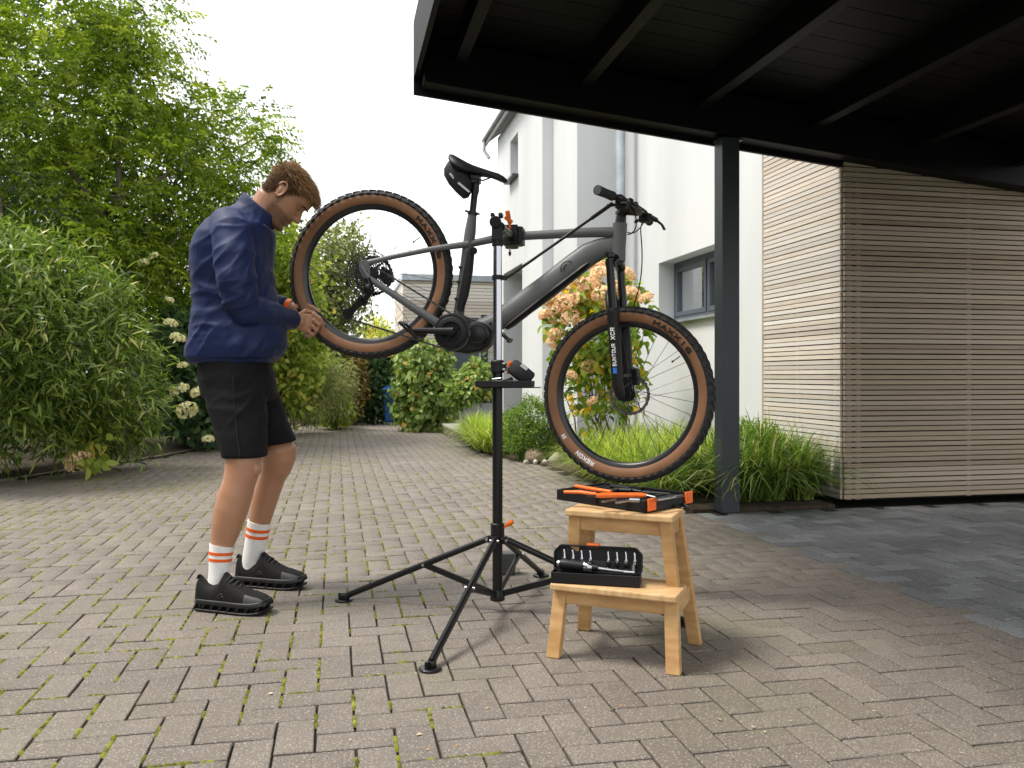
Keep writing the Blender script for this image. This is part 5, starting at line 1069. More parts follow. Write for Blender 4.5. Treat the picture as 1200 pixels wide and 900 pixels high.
# ------------------------------------------------------------------ open tool case on the top step
def CW(x, z, h): return W(x, z, h)
A_, B_, C_ = Vector((.431, 2.69)), Vector((.291, 2.845)), Vector((.618, 2.885))
u1 = (B_ - A_); u2 = (C_ - A_); l1, l2 = u1.length, u2.length; w1 = dirw(*(u1 / l1)); w2 = dirw(*(u2 / l2)); base_h = TH_ + .001
case = thing("tool_case", "large open black tool case with orange latches on the stool's top step", "tool case", CW(.42, 2.85, base_h))
def tray(o_, du, dv, lu, lv, hgt, name, parent, m=M['black_plastic']):
    mb = MB(); c_ = o_ + du * lu / 2 + dv * lv / 2; t = .004
    mb.box(c_ + ZU * .003, (lu, lv, .006), (du, dv, ZU))
    for (q, s_) in ((du * (lu / 2 - t / 2), (t, lv, hgt)), (du * (-lu / 2 + t / 2), (t, lv, hgt)), (dv * (lv / 2 - t / 2), (lu - 2 * t, t, hgt)), (dv * (-lv / 2 + t / 2), (lu - 2 * t, t, hgt))): mb.box(c_ + q + ZU * (hgt / 2), s_, (du, dv, ZU))
    return mb.build(name, m, parent, bevel=.0035)
oA = W(A_.x, A_.y, base_h); rt_ = tray(oA, w1, w2, l1, l2, .040, "tray", case); lt_ = tray(oA + w1 * (l1 + .004), w1, w2, l1 * .92, l2, .037, "lid", case)
for par, oo, ll in ((rt_, oA, l1), (lt_, oA + w1 * (l1 + .004), l1 * .92)):
    mb = MB(); mb.box(oo + w1 * ll / 2 + w2 * l2 / 2 + ZU * .016, (ll - .012, l2 - .012, .020), (w1, w2, ZU))
    for k in range(4): mb.box(oo + w1 * (ll * (.2 + .2 * k)) + w2 * l2 * .5 + ZU * .028, (.008, l2 * .8, .010), (w1, w2, ZU))
    mb.build("insert", M['fabric_black'], par, bevel=.002)
for f_ in (.10, .92):
    q = oA + w2 * (l2 * f_) - w1 * .004 + ZU * .026; mb = MB(); mb.box(q, (.007, .044, .040), (w1, w2, ZU)); mb.box(q - w1 * .004 + ZU * .003, (.004, .028, .014), (w1, w2, ZU)); mb.build("latch", M['orange'], case, bevel=.0035)
mb = MB(); mb.tube([oA + w2 * (l2 * .6) + ZU * .008 - w1 * .002, oA + w2 * (l2 * .62) - w1 * .028 - ZU * .004, oA + w2 * (l2 * .78) - w1 * .028 - ZU * .004, oA + w2 * (l2 * .8) + ZU * .008 - w1 * .002], .005, 8); mb.build("handle", M['black_plastic'], case, smooth=True)
T = lambda px, py, h: G(px, py - 1, h + .008)
tool("hex_driver", "long orange handled driver lying across the open tool case", "driver", [("handle", [T(698, 582, .520), T(704, 581.5, .520), T(730, 581, .520), T(752, 581.5, .520), T(757, 581.5, .520)], [.006, .0088, .0080, .0088, .006], M['orange']), ("shaft", [T(688, 582.5, .520), T(699, 582, .520)], .0035, M['dark_steel']), ("tip", [T(757, 581.5, .52), T(768, 584, .517)], .004, M['steel'])])
tool("cable_cutter", "orange handled cutter with crossing grips at the tool case's left end", "cutter", [("handle", [T(661, 577.5, .516), T(680, 577.5, .518), T(699, 580, .518)], [(.009, .0055), (.010, .006), (.007, .005)], M['orange']), ("handle", [T(675, 570.5, .524), T(695, 574, .526), T(716, 577, .524)], [(.009, .0055), (.010, .006), (.007, .005)], M['orange']), ("jaw", [T(712, 577, .522), T(724, 574, .522)], [(.012, .006), (.005, .004)], M['dark_steel'])])
tool("ratchet", "steel ratchet with a bright head in the middle of the tool case", "ratchet", [("shaft", [T(722, 590, .506), T(738, 587.5, .508)], [(.006, .004), (.006, .004)], M['steel']), ("head", [T(738, 586.5, .512), T(750, 587, .512)], [(.010, .008), (.009, .008)], M['chrome'])])
tool("long_spanner", "long grey spanner along the tool case's right wall", "spanner", [("shaft", [T(770, 587, .510), T(790, 583.5, .512)], [(.006, .004), (.006, .004)], M['steel']), ("jaw", [T(790, 583.5, .512), T(800, 582, .512)], [(.011, .004), (.008, .004)], M['steel'])])
tool("black_pliers", "black handled pliers at the back of the tool case", "pliers", [("handle", [T(716, 571, .512), T(738, 574, .514)], .0075, M['black_plastic']), ("handle", [T(720, 575, .512), T(740, 576, .514)], .0075, M['black_plastic']), ("jaw", [T(738, 575, .514), T(752, 577, .514)], [(.010, .006), (.004, .004)], M['dark_steel'])])
tool("tyre_lever", "thin black lever between the pliers and the spanner in the case", "lever", [("body", [T(752, 577, .512), T(785, 579.5, .512)], [(.008, .004), (.006, .003)], M['black_plastic'])])
tool("short_spanner", "short steel spanner in front of the ratchet", "spanner", [("shaft", [T(706, 589, .506), T(722, 586, .508)], [(.006, .003), (.005, .003)], M['steel'])])

# ------------------------------------------------------------------ bit case and torque wrench on the lower step
f1 = dirw(.972, -.235); f2 = dirw(.235, .972); q0 = G(645.5, 683.5, LH) + ZU * .001
bl_, bd_, bh_ = .288, .068, .036
bc = thing("bit_case", "narrow open black case with an orange catch on the stool's lower step", "bit case", q0)
bt = tray(q0, f1, f2, bl_, bd_, bh_, "base", bc)
mb = MB(); mb.box(q0 + f1 * bl_ / 2 + f2 * bd_ / 2 + ZU * .016, (bl_ - .012, bd_ - .012, .018), (f1, f2, ZU)); mb.build("insert", M['fabric_black'], bt, bevel=.002)
lu_ = (ZU * .985 + f2 * .17).normalized(); ln_ = f1.cross(lu_).normalized()
if ln_.dot(f2) > 0: ln_ = -ln_
lo_ = q0 + f2 * (bd_ + .002) + ZU * (bh_ * .75)
mb = MB(); lh_ = .083; pl_ = [(.0, .01), (.012, 0), (bl_ - .012, 0), (bl_, .01), (bl_, lh_ - .02), (bl_ - .02, lh_), (.02, lh_), (0, lh_ - .02)]
mb.prism([lo_ + f1 * x + lu_ * y - ln_ * .010 for x, y in pl_], ln_ * .008)
for (x0, y0, x1, y1) in [(*pl_[k], *pl_[(k + 1) % 8]) for k in range(8)]: mb.bar(lo_ + f1 * x0 + lu_ * y0 + ln_ * .003, lo_ + f1 * x1 + lu_ * y1 + ln_ * .003, .022 if False else .006, .024, up=ln_)
ldo = mb.build("lid", M['black_plastic'], bc, bevel=.002)
mb = MB(); mb.box(lo_ + f1 * bl_ / 2 + lu_ * .022 - ln_ * .002, (bl_ - .03, .03, .014), (f1, lu_, ln_)); mb.build("bit_holder", M['fabric_black'], ldo, bevel=.002)
mb = MB(); mb.box(lo_ + f1 * .128 + lu_ * (lh_ + .003), (.042, .014, .026), (f1, lu_, ln_)); mb.build("latch", M['orange'], bc, bevel=.003)
bm_ = MB(); bm_.lathe([(0, .0), (0, .0068), (.024, .0068), (.028, .0040), (.050, .0034), (.051, .0)], (0, 0, 0), ZU, 12); bit_me = bm_.mesh("drive_bit", M['chrome'], True)
rotm = Matrix((f1, lu_, ln_)).transposed(); rot_e = (Matrix((f1, ln_, lu_)).transposed()).to_euler()
for k, px in enumerate((.034, .063, .092, .121, .180, .209, .238, .266)):
    o = bpy.data.objects.new("drive_bit", bit_me); o.location = lo_ + f1 * px + lu_ * .022 + ln_ * .009; o.rotation_euler = rot_e; link(o)
    tag(o, "bright steel drive bit upright in the narrow case lid", "drive bit", "drive bits in the case lid")
TZ = bh_ + .006; tq = lambda x, y, z: q0 + f1 * x + f2 * y + ZU * z
tool("torque_wrench", "torque wrench with knurled black grip lying in the narrow bit case", "torque wrench", [("grip", [tq(.022, .045, TZ + .012), tq(.03, .045, TZ + .012), tq(.06, .043, TZ + .011), tq(.10, .040, TZ + .009)], [.0155, .0175, .0168, .016], M['black_plastic']), ("end_cap", [tq(.014, .0455, TZ + .012), tq(.022, .045, TZ + .012)], [.012, .013], M['steel']), ("collar", [tq(.10, .040, TZ + .009), tq(.104, .04, TZ + .009), tq(.128, .038, TZ + .007), tq(.131, .038, TZ + .007)], [.0145, .0165, .0165, .0145], M['chrome']), ("sleeve", [tq(.131, .038, TZ + .007), tq(.152, .036, TZ + .006)], .011, M['black_metal']), ("shaft", [tq(.152, .036, TZ + .006), tq(.19, .034, TZ + .003), tq(.24, .03, TZ + .001)], [.0075, .006, .005], M['chrome']), ("head", [tq(.235, .03, TZ + .001), tq(.27, .028, TZ + .001)], [(.011, .007), (.010, .007)], M['chrome']), ("square_drive", [tq(.265, .028, TZ + .004), tq(.265, .03, TZ + .026)], .006, M['chrome'])])
# ================================================================== THE MAN
from mathutils import noise as mnoise
def skin_material():
    m = bpy.data.materials.new("skin"); m.use_nodes = True; N = m.node_tree.nodes; L = m.node_tree.links; b = N["Principled BSDF"]
    a = N.new("ShaderNodeAttribute"); a.attribute_name = "tint"; g = N.new("ShaderNodeNewGeometry")
    def noise(s):
        n = N.new("ShaderNodeTexNoise"); n.inputs["Scale"].default_value = s; n.inputs["Detail"].default_value = 6; L.new(g.outputs["Position"], n.inputs["Vector"]); return n.outputs[0]
    def mixc(f, c0, c1):
        x = N.new("ShaderNodeMix"); x.data_type = 'RGBA'; L.new(f, x.inputs[0])
        for s, v in ((6, c0), (7, c1)):
            if isinstance(v, tuple): x.inputs[s].default_value = (*v, 1)
            else: L.new(v, x.inputs[s])
        return x.outputs[2]
    base = mixc(noise(22), (0.42, 0.222, 0.130), (0.35, 0.172, 0.096))
    r = N.new("ShaderNodeMapRange"); r.inputs[1].default_value = .40; r.inputs[2].default_value = .62; L.new(noise(260), r.inputs[0])
    mu = N.new("ShaderNodeMath"); mu.operation = 'MULTIPLY'; L.new(a.outputs["Fac"], mu.inputs[0]); L.new(r.outputs[0], mu.inputs[1])
    ad = N.new("ShaderNodeMath"); ad.operation = 'MULTIPLY_ADD'; ad.inputs[1].default_value = .45; L.new(a.outputs["Fac"], ad.inputs[0])
    m3 = N.new("ShaderNodeMath"); m3.operation = 'MULTIPLY'; m3.inputs[1].default_value = .4; L.new(mu.outputs[0], m3.inputs[0]); L.new(m3.outputs[0], ad.inputs[2])
    L.new(mixc(ad.outputs[0], base, (0.10, 0.052, 0.030)), b.inputs["Base Color"])
    b.inputs["Roughness"].default_value = .40; b.inputs["Specular IOR Level"].default_value = .5
    b.inputs["Subsurface Weight"].default_value = .12; b.inputs["Subsurface Radius"].default_value = (.8, .35, .2); b.inputs["Subsurface Scale"].default_value = .008
    bp = N.new("ShaderNodeBump"); bp.inputs["Strength"].default_value = .2; bp.inputs["Distance"].default_value = .002; L.new(noise(120), bp.inputs["Height"]); L.new(bp.outputs[0], b.inputs["Normal"])
    return m
M['skin'] = skin_material()
M['navy'] = mat("navy_windbreaker", (0.0085, 0.020, 0.082), 0.6, col2=(0.007, 0.016, 0.064), nscale=5, bump=.12, bscale=90, bdist=.002, spec=.30)
M['shorts'] = mat("black_shorts_cloth", (0.007, 0.007, 0.008), 0.85, col2=(0.010, 0.010, 0.011), nscale=12, bump=.35, bscale=22, bdist=.008, spec=.18)
M['sock'] = mat("white_knit_sock", (0.78, 0.78, 0.77), 0.9, col2=(0.70, 0.70, 0.69), nscale=30, bump=.5, bscale=420, bdist=.001, spec=.2)
M['sock_stripe'] = mat("orange_sock_stripe", (0.80, 0.13, 0.02), 0.9, col2=(0.70, 0.11, 0.02), nscale=60, bump=.4, bscale=420, bdist=.001, spec=.2)
M['shoe'] = mat("black_shoe_mesh", (0.006, 0.006, 0.0065), 0.75, col2=(0.012, 0.012, 0.0125), nscale=160, bump=.4, bscale=520, bdist=.001, spec=.2)
M['sole'] = mat("black_shoe_sole", (0.007, 0.007, 0.0075), 0.42, spec=.35, bump=.1, bscale=200, bdist=.001)
M['shoe_grey'] = mat("grey_shoe_overlay", (0.055, 0.055, 0.058), 0.5, col2=(0.045, 0.045, 0.048), nscale=40)
def remesh(mb, voxel, it=2, fac=.5):
    o = bpy.data.objects.new("tmp", mb.mesh("tmp", M['skin'])); COL.objects.link(o)
    md = o.modifiers.new("r", 'REMESH'); md.mode = 'VOXEL'; md.voxel_size = voxel
    if it: s = o.modifiers.new("s", 'SMOOTH'); s.factor = fac; s.iterations = it
    dg = bpy.context.evaluated_depsgraph_get(); me = bpy.data.meshes.new_from_object(o.evaluated_get(dg)); om = o.data; bpy.data.objects.remove(o); bpy.data.meshes.remove(om); return me
def finish(me, name, m, parent):
    me.name = name; me.materials.clear(); me.materials.append(m); me.polygons.foreach_set("use_smooth", [True] * len(me.polygons)); o = bpy.data.objects.new(name, me); return link(o, parent)
def verts(me): a = np.empty(len(me.vertices) * 3, dtype=np.float32); me.vertices.foreach_get("co", a); return a.reshape(-1, 3)
def setv(me, V): me.vertices.foreach_set("co", np.asarray(V, dtype=np.float32).ravel()); me.update()
def vnorm(me): a = np.empty(len(me.vertices) * 3, dtype=np.float32); me.vertices.foreach_get("normal", a); return a.reshape(-1, 3)
ZT = 3.52
man = thing("person", "bearded person in navy jacket, black shorts and striped socks bending to the rear tyre", "person", P(290, 703, ZT) * Vector((1, 1, 0)) if False else W((290 - 600) / F * ZT, ZT, 0))
def pring(b_, f_, z, hd, n=36, p=.85):                     # ring from its back and front outline points
    B_, F_ = P(b_[0], b_[1], z), P(f_[0], f_[1], z); c = (B_ + F_) / 2; e = (F_ - B_) / 2; s = dirw(0.0, 1.0)
    return [c + e * math.copysign(abs(math.cos(t)) ** p, math.cos(t)) + s * (hd * math.copysign(abs(math.sin(t)) ** p, math.sin(t))) for t in [2 * math.pi * k / n for k in range(n)]]
def ptube(mb, pts, n=20): mb.tube([P(x, y, z) for (x, y, z, r) in pts], [r for (x, y, z, r) in pts], n)
# ---- head, in its own frame (f forward, u up, s side), then bowed
HD = dirw(.992, .12).normalized(); BETA = math.radians(49); HF = HD * math.cos(BETA) - ZU * math.sin(BETA); HU = HD * math.sin(BETA) + ZU * math.cos(BETA); HS = HF.cross(HU).normalized()
if HS.dot(dirw(0, -1)) < 0: HS = -HS
HSC = 1.05; HZ = 3.545; HO = P(331, 225, HZ - .08) - HS * .08
def hp(f, u, s): return HO + (HF * f + HU * u + HS * s) * HSC
prof = [(-.121, .066, .028, .016), (-.116, .082, .010, .030), (-.106, .091, -.012, .043), (-.095, .092, -.034, .050), (-.083, .0895, -.050, .055), (-.070, .091, -.062, .059), (-.055, .092, -.071, .0635), (-.040, .091, -.078, .067), (-.020, .089, -.086, .070), (0, .088, -.092, .0725), (.015, .090, -.096, .074), (.030, .0965, -.0985, .0755), (.050, .0985, -.100, .0765), (.070, .093, -.098, .0745), (.088, .079, -.088, .067), (.102, .057, -.068, .053), (.111, .031, -.042, .034), (.116, .008, -.016, .014)]
gs = lambda x, m_, s_: math.exp(-((x - m_) / s_) ** 2 / 2)
def interp(u):
    for a_, b_ in zip(prof, prof[1:]):
        if a_[0] <= u <= b_[0]: t = (u - a_[0]) / (b_[0] - a_[0]); return [a_[i] + (b_[i] - a_[i]) * t for i in (1, 2, 3)]
    return prof[-1][1:]
def face(u, th):
    f1, b1, w1_ = interp(u); c = (f1 + b1) / 2; a_ = (f1 - b1) / 2; ct, st = math.cos(th), math.sin(th)
    f = c + a_ * math.copysign(abs(ct) ** .86, ct); s = w1_ * math.copysign(abs(st) ** .92, st)
    if ct > 0:
        if u > -.030: N_ = .031 * max(0, min(1, (.022 - u) / .052)) ** 1.05
        else: N_ = .031 * max(0, 1 - ((-.030 - u) / .0135) ** 2) if u > -.0435 else 0
        sg = .0065 + .0065 * max(0, min(1, (.015 - u) / .05)); f += N_ * gs(s, 0, sg)
        f += .003 * gs(abs(s), .013, .006) * gs(u, -.034, .006)
        f += .0045 * gs(u, .030, .008) * gs(abs(s), .024, .02)
        f -= .0115 * gs(u, .011, .0095) * gs(abs(s), .031, .0125); f += .0055 * gs(u, .009, .0055) * gs(abs(s), .032, .010)
        f += .005 * gs(u, -.016, .013) * gs(abs(s), .042, .014)
        f += .0095 * gs(u, -.0575, .0048) * gs(s, 0, .017) + .0100 * gs(u, -.0725, .005) * gs(s, 0, .016) - .008 * gs(u, -.0650, .0026) * gs(s, 0, .024)
        f -= .0065 * gs(u, -.085, .0055) * gs(s, 0, .02); f += .007 * gs(u, -.102, .009) * gs(s, 0, .017)
    return f, s
NU_, NT_ = 92, 96; hb_ = MB(); rings = []
for i in range(NU_):
    u = -.121 + .237 * i / (NU_ - 1); rings.append([hp(*(lambda q: (q[0], u, q[1]))(face(u, 2 * math.pi * k / NT_))) for k in range(NT_)])
body = MB(); body.loft(rings)
for s in (1, -1):   # ears
    body.ball(hp(-.010, .002, .0755 * s), (.0125 * HSC, .024 * HSC, .0045 * HSC), 16, 10, (HF, HU, (HS * s + HF * -.25).normalized()))
    loop = []
    for k in range(15):
        t = math.radians(-120 + 290 * k / 14); loop.append(hp(-.011 + .0175 * math.cos(t) - .004 * math.sin(t), .004 + .031 * math.sin(t), (.083 + .003 * math.cos(t - 2.6)) * s))
    body.tube(loop, [.0048] * 15, 8); body.ball(hp(-.004, -.026, .0785 * s), .0075, 10, 7)
# neck and torso core
body.tube([hp(-.018, -.005, 0), hp(-.030, -.055, 0), P(303, 257, HZ - .01), P(290, 276, ZT + .01), P(285, 300, ZT)], [.060, .0605, .0635, .075, .09], 24)
body.tube([P(282, 285, ZT), P(276, 330, ZT), P(278, 390, ZT), P(280, 440, ZT)], [(.15, .09), (.14, .10), (.13, .10), (.14, .11)], 20)
# arms and hands
ptube(body, [(274, 275, 3.36, .055), (278, 330, 3.31, .05), (285, 360, 3.32, .044), (310, 367, 3.45, .04), (335, 373.5, 3.585, .031), (346, 376, 3.64, .0285), (352, 377, 3.66, .032)])
ptube(body, [(282, 275, 3.68, .055), (292, 325, 3.75, .05), (300, 352, 3.76, .044), (322, 357, 3.75, .036), (337, 359, 3.74, .029), (344, 361, 3.735, .0285), (350, 363, 3.73, .030)])
def chain(pts, r0, r1):
    n_ = len(pts); body.tube([P(*p) for p in pts], [r0 + (r1 - r0) * i / (n_ - 1) for i in range(n_)], 12); body.ball(P(*pts[-1]), r1, 10, 8); [body.ball(P(*p), r0 + (r1 - r0) * i / (n_ - 1) + .0006, 10, 8) for i, p in enumerate(pts[:-1])]
def palm(rows): body.loft([[P(cx, cy, z) + (dirw(0, 1) * (d_ * math.cos(t)) + Vector((0, 0, 1)) * (h_ * math.sin(t)) + dirw(1, 0) * (lean * math.sin(t))) for t in [2 * math.pi * k / 20 for k in range(20)]] for (cx, cy, z, d_, h_, lean) in rows])
palm([(345, 376, 3.640, .020, .028, 0), (351, 377, 3.655, .021, .036, .004), (358, 378.5, 3.665, .020, .042, .008), (364, 380, 3.672, .017, .042, .010), (367, 380.5, 3.677, .012, .038, .012)])
chain([(367.5, 368.5, 3.668), (374.5, 373, 3.672), (378.5, 380, 3.688), (378.5, 386, 3.698)], .0108, .0078)
chain([(368.5, 375.5, 3.664), (374, 380.5, 3.668), (372, 386.5, 3.690), (365, 385.5, 3.706)], .0110, .0082)
chain([(366.5, 382.5, 3.664), (371, 387, 3.670), (368, 391.5, 3.692), (361, 390, 3.706)], .0104, .0078)
chain([(362.5, 388.5, 3.666), (366, 392, 3.672), (362.5, 395, 3.690), (357, 392.5, 3.702)], .0092, .0068)
chain([(350, 370, 3.672), (358, 364.5, 3.690), (367, 366.5, 3.702), (375, 374, 3.706)], .0120, .0086)
palm([(343, 361, 3.735, .020, .026, 0), (350, 363.5, 3.730, .020, .033, .004), (357, 367, 3.728, .019, .036, .006), (362, 370, 3.728, .014, .033, .006)])
for k, (dx, dy) in enumerate(((0, 0), (1.5, 7), (0, 13), (-4, 18))):
    chain([(363 + dx, 362 + dy, 3.745), (369 + dx, 365 + dy * .8, 3.762), (373 + dx, 369 + dy * .7, 3.780), (376 + dx, 374 + dy * .6, 3.788)], .0100, .0075)
chain([(351, 358, 3.728), (359, 356.5, 3.722), (367, 360, 3.722), (374, 366, 3.724)], .012, .0085)
# legs from their outlines
near = [(455, 250, 312, 3.42), (500, 258, 308, 3.40), (530, 264, 308, 3.385), (545, 263.5, 306, 3.375), (556, 262.5, 303, 3.37), (566, 260.5, 299.5, 3.365), (580, 255.5, 296, 3.36), (598, 250.5, 291, 3.355), (616, 248, 284, 3.35), (633, 247, 276.5, 3.345), (645, 246.5, 272, 3.34), (668, 246, 268, 3.335), (690, 244, 268, 3.33)]
far = [(455, 268, 320, 3.62), (490, 287, 333, 3.63), (515, 300, 344, 3.64), (527, 304, 347.5, 3.645), (537, 307, 347, 3.65), (548, 306, 342, 3.655), (558, 303.5, 335.5, 3.66), (573, 298.5, 330, 3.665), (591, 294, 324, 3.67), (612, 291, 317, 3.672), (633, 288.5, 312, 3.675), (655, 285, 307, 3.678), (672, 284, 306, 3.68)]
def legs(tab, grow=0.0, y0=0, y1=999):
    c_ = []; r_ = []
    for (y, xl, xr, z) in tab:
        if y0 <= y <= y1: c_.append(P((xl + xr) / 2, y, z)); w = ((xr - xl) / 2 / F * z + grow) * (.55 if y < 520 else 1.0); r_.append((w * .96, w))
    return c_, r_
for tab in (near, far): c_, r_ = legs(tab); body.tube(c_, r_, 28, up=dirw(0, 1))
for (x, y, z, r_) in ((299, 549, 3.36, .036), (339, 534, 3.655, .036)): body.ball(P(x, y, z), (r_ * .72, r_ * .8, r_), 14, 10)      # knee caps
for (x, y, z) in ((262, 592, 3.36), (303, 583, 3.67)): body.ball(P(x, y, z), (.034, .04, .075), 14, 10)                          # calves
for (x, y, z) in ((257, 690, 3.335), (297, 668, 3.68)): body.ball(P(x, y, z), (.035, .028, .03), 12, 8)
bme = remesh(body, .0027, 2, .5)
V = verts(bme); q = (V - np.array(HO)) / HSC; f_ = q @ np.array(HF); u_ = q @ np.array(HU); s_ = q @ np.array(HS)
sm = lambda x, a_, b_: np.clip((x - a_) / (b_ - a_), 0, 1) ** 2 * (3 - 2 * np.clip((x - a_) / (b_ - a_), 0, 1))
beard = sm(-u_, .036, .058) * sm(f_, -.012, .012) * (1 - sm(-u_, .118, .135)) * (np.abs(s_) < .09)
beard = np.maximum(beard, .8 * sm(-u_, -.02, .03) * np.exp(-((f_ - .012) / .011) ** 2) * (np.abs(s_) > .05) * (u_ > -.08))
lips = np.exp(-((u_ + .0655) / .009) ** 2) * np.exp(-(s_ / .02) ** 2) * (f_ > .08)
beard = beard * (1 - .85 * lips)
beard[(np.abs(q).max(axis=1) > .2)] = 0
at = bme.attributes.new("tint", 'FLOAT', 'POINT'); at.data.foreach_set("value", beard.astype(np.float32) * 1.15)
bo = finish(bme, "body", M['skin'], man)
# ---- brows, lashes, eyes
M['hair_dark'] = mat("brow_hair", (0.045, 0.026, 0.015), 0.8)
for s in (1, -1):
    mb = MB(); mb.tube([hp(face(.029, 0)[0] + .002 - .013 * k * k * .09, .026 + .0022 * k - .0007 * k * k, (.014 + .0075 * k) * s) for k in range(5)], [.0020, .0034, .0034, .0028, .0014], 8); mb.build("eyebrow", M['hair_dark'], man, smooth=True)
    mb = MB(); mb.tube([hp(.0865 - .0022 * (k - 2) ** 2 * .8, .0035 - .0006 * (k - 2) ** 2, (.031 + .0055 * (k - 2)) * s) for k in range(5)], [.0008, .0018, .0022, .0018, .0008], 6); mb.build("eyelash", M['hair_dark'], man, smooth=True)
# ---- hair
HM = leafmat("brown_hair", [(0, (0.045, 0.023, 0.011)), (.5, (0.155, 0.082, 0.037)), (1, (0.46, 0.28, 0.13))], .2, .5, .2)
def hairline(f, s):
    if f > .055: return .060 - (f - .055) * .05 + .25 * max(0, abs(s) - .03) * 0
    if f > .022: return .020 + (f - .022) / .033 * .038
    if f > .004: return -.022 + (f - .004) / .018 * .042
    if f > -.028: return .030
    return -.030 - min(.022, (-.028 - f) * .5)
r = random.Random(5); hv, ht, hc = [], [], []
cap = MB(); rings = []
for i in range(30):
    u = -.055 + .171 * i / 29; ring = []
    for k in range(64):
        f, s = face(u, 2 * math.pi * k / 64); hl_ = hairline(f, s); g = .004 if u > hl_ else -.010
        c = Vector((f, u, s)); d = Vector((f + .005, (u - .02) * .8, s)).normalized(); c += d * (g + (.005 * max(0, min(1, (u - .02) / .06)) if u > hl_ else 0)); ring.append(hp(c.x, c.y, c.z))
    rings.append(ring)
cap.loft(rings); hair = cap.build("hair", HM, man, smooth=True, angle=80)
hb2 = Foliage(); B_, D1, Ls, TT, UU = [], [], [], [], []
tries = 0
while len(B_) < 7500 and tries < 80000:
    tries += 1; u = r.uniform(-.055, .116); th = r.uniform(0, 2 * math.pi); f, s = face(u, th); hl_ = hairline(f, s)
    if u < hl_: continue
    top = max(0, min(1, (u - .025) / .05)); n_ = Vector((f + .005, (u - .02) * .8, s)).normalized()
    d = n_ * (.14 + .16 * top) + Vector((.9, -.35 + .25 * top, 0)) * 1.0 + Vector((r.gauss(0, .14), r.gauss(0, .14), r.gauss(0, .16)))
    if f < -.03: d = n_ * .25 + Vector((-.05 + .75 * top, -1.0 + 1.0 * top, 0)) + Vector((r.gauss(0, .13), r.gauss(0, .13), r.gauss(0, .13)))
    d -= n_ * min(0, d.dot(n_) - .08); d.normalize()
    L_ = r.uniform(.009, .015) + top * r.uniform(.012, .034); B_.append(Vector((f, u, s)) + n_ * (.002 + .004 * top * r.random())); D1.append(d); Ls.append(L_); UU.append(n_); TT.append(min(1, max(0, r.gauss(.22 + .5 * top, .27))))
VV, TTt, CC = [], [], []
for b_, d, L_, n_, t in zip(B_, D1, Ls, UU, TT):
    side = d.cross(n_).normalized(); base_i = len(VV); w = r.uniform(.0007, .0013); curl = Vector((r.gauss(0, .14), r.gauss(0, .14) - .2, r.gauss(0, .14)))
    for k in range(4):
        q_ = k / 3; p_ = b_ + d * (L_ * q_) + curl * (L_ * q_ * q_ * .35) - n_ * (L_ * q_ * q_ * .12); ww = w * (1 - q_ * .75)
        VV += [tuple(hp(*(p_ + side * ww))), tuple(hp(*(p_ - side * ww))), tuple(hp(*(p_ + n_ * ww * 1.2)))]; CC += [t] * 3
    for k in range(3):
        a_ = base_i + 3 * k; TTt += [(a_, a_ + 1, a_ + 4, a_ + 3), (a_ + 1, a_ + 2, a_ + 5, a_ + 4), (a_ + 2, a_, a_ + 3, a_ + 5)]
so_ = bpy.data.objects.new("hair_strands", fastmesh("hair_strands", np.array(VV), np.array(TTt), HM, CC)); link(so_, hair); so_["kind"] = "stuff"
# ---- jacket
jk = MB()
jk.loft([pring(a_, b_, ZT, h_) for (a_, b_, h_) in [((236, 427), (312, 426), .150), ((226, 426), (320, 425), .165), ((221, 421), (328, 420), .180), ((222, 408), (335, 406), .192), ((227, 388), (334, 388), .188), ((230.5, 362), (327, 362), .182), ((230, 335), (320, 336), .185), ((228.5, 312), (317, 314), .198), ((229.5, 294), (317, 297), .208), ((236, 277), (318, 283), .208), ((247, 262), (319, 274), .188), ((262, 250), (319, 269), .150), ((274, 242), (318.5, 267), .105), ((280, 236), (319, 265), .085), ((284.5, 228), (321, 260), .079), ((286.5, 224), (322, 256), .076)]])
ptube(jk, [(266, 262, 3.42, .075), (271, 272, 3.345, .082), (273.5, 300, 3.31, .079), (277, 328, 3.29, .075), (281, 350, 3.30, .070), (288, 362, 3.335, .067), (305, 366.5, 3.42, .062), (324, 371, 3.52, .053), (337, 374, 3.60, .045), (344.5, 375.5, 3.64, .041)], 24)
ptube(jk, [(268, 262, 3.62, .075), (278, 274, 3.69, .082), (290, 315, 3.755, .076), (297, 342, 3.77, .070), (304, 354, 3.765, .062), (322, 357, 3.75, .050), (335, 358.5, 3.742, .039)], 24)
jme = remesh(jk, .0065, 5, .5); V = verts(jme); Nn = vnorm(jme); D_ = np.zeros(len(V))
xc = V[:, 0] * cA - V[:, 1] * sA; zc = V[:, 0] * sA + V[:, 1] * cA; hh = V[:, 2]
pxx = 600 + F * xc / zc; pyy = HY - F * (hh - H) / zc
def fold(cx, cy, ang, wl, amp, ex, ey):           # ridged, irregular creases running across the direction ang
    a_ = math.radians(ang); t = ((pxx - cx) * math.cos(a_) + (pyy - cy) * math.sin(a_)); l_ = (-(pxx - cx) * math.sin(a_) + (pyy - cy) * math.cos(a_)); out = np.zeros(len(t))
    msk = np.exp(-(t / ex) ** 2 - (l_ / ey) ** 2)
    for i in np.nonzero(msk > .03)[0]:
        q = mnoise.noise(Vector((t[i] / wl + .35 * math.sin(l_[i] / 17.0), l_[i] / (wl * 3.6), zc[i] * 5 + cx))); out[i] = amp * 1.25 * ((1 - min(1, abs(q) * 2.6)) ** 1.6 - .35) * msk[i]
    return out
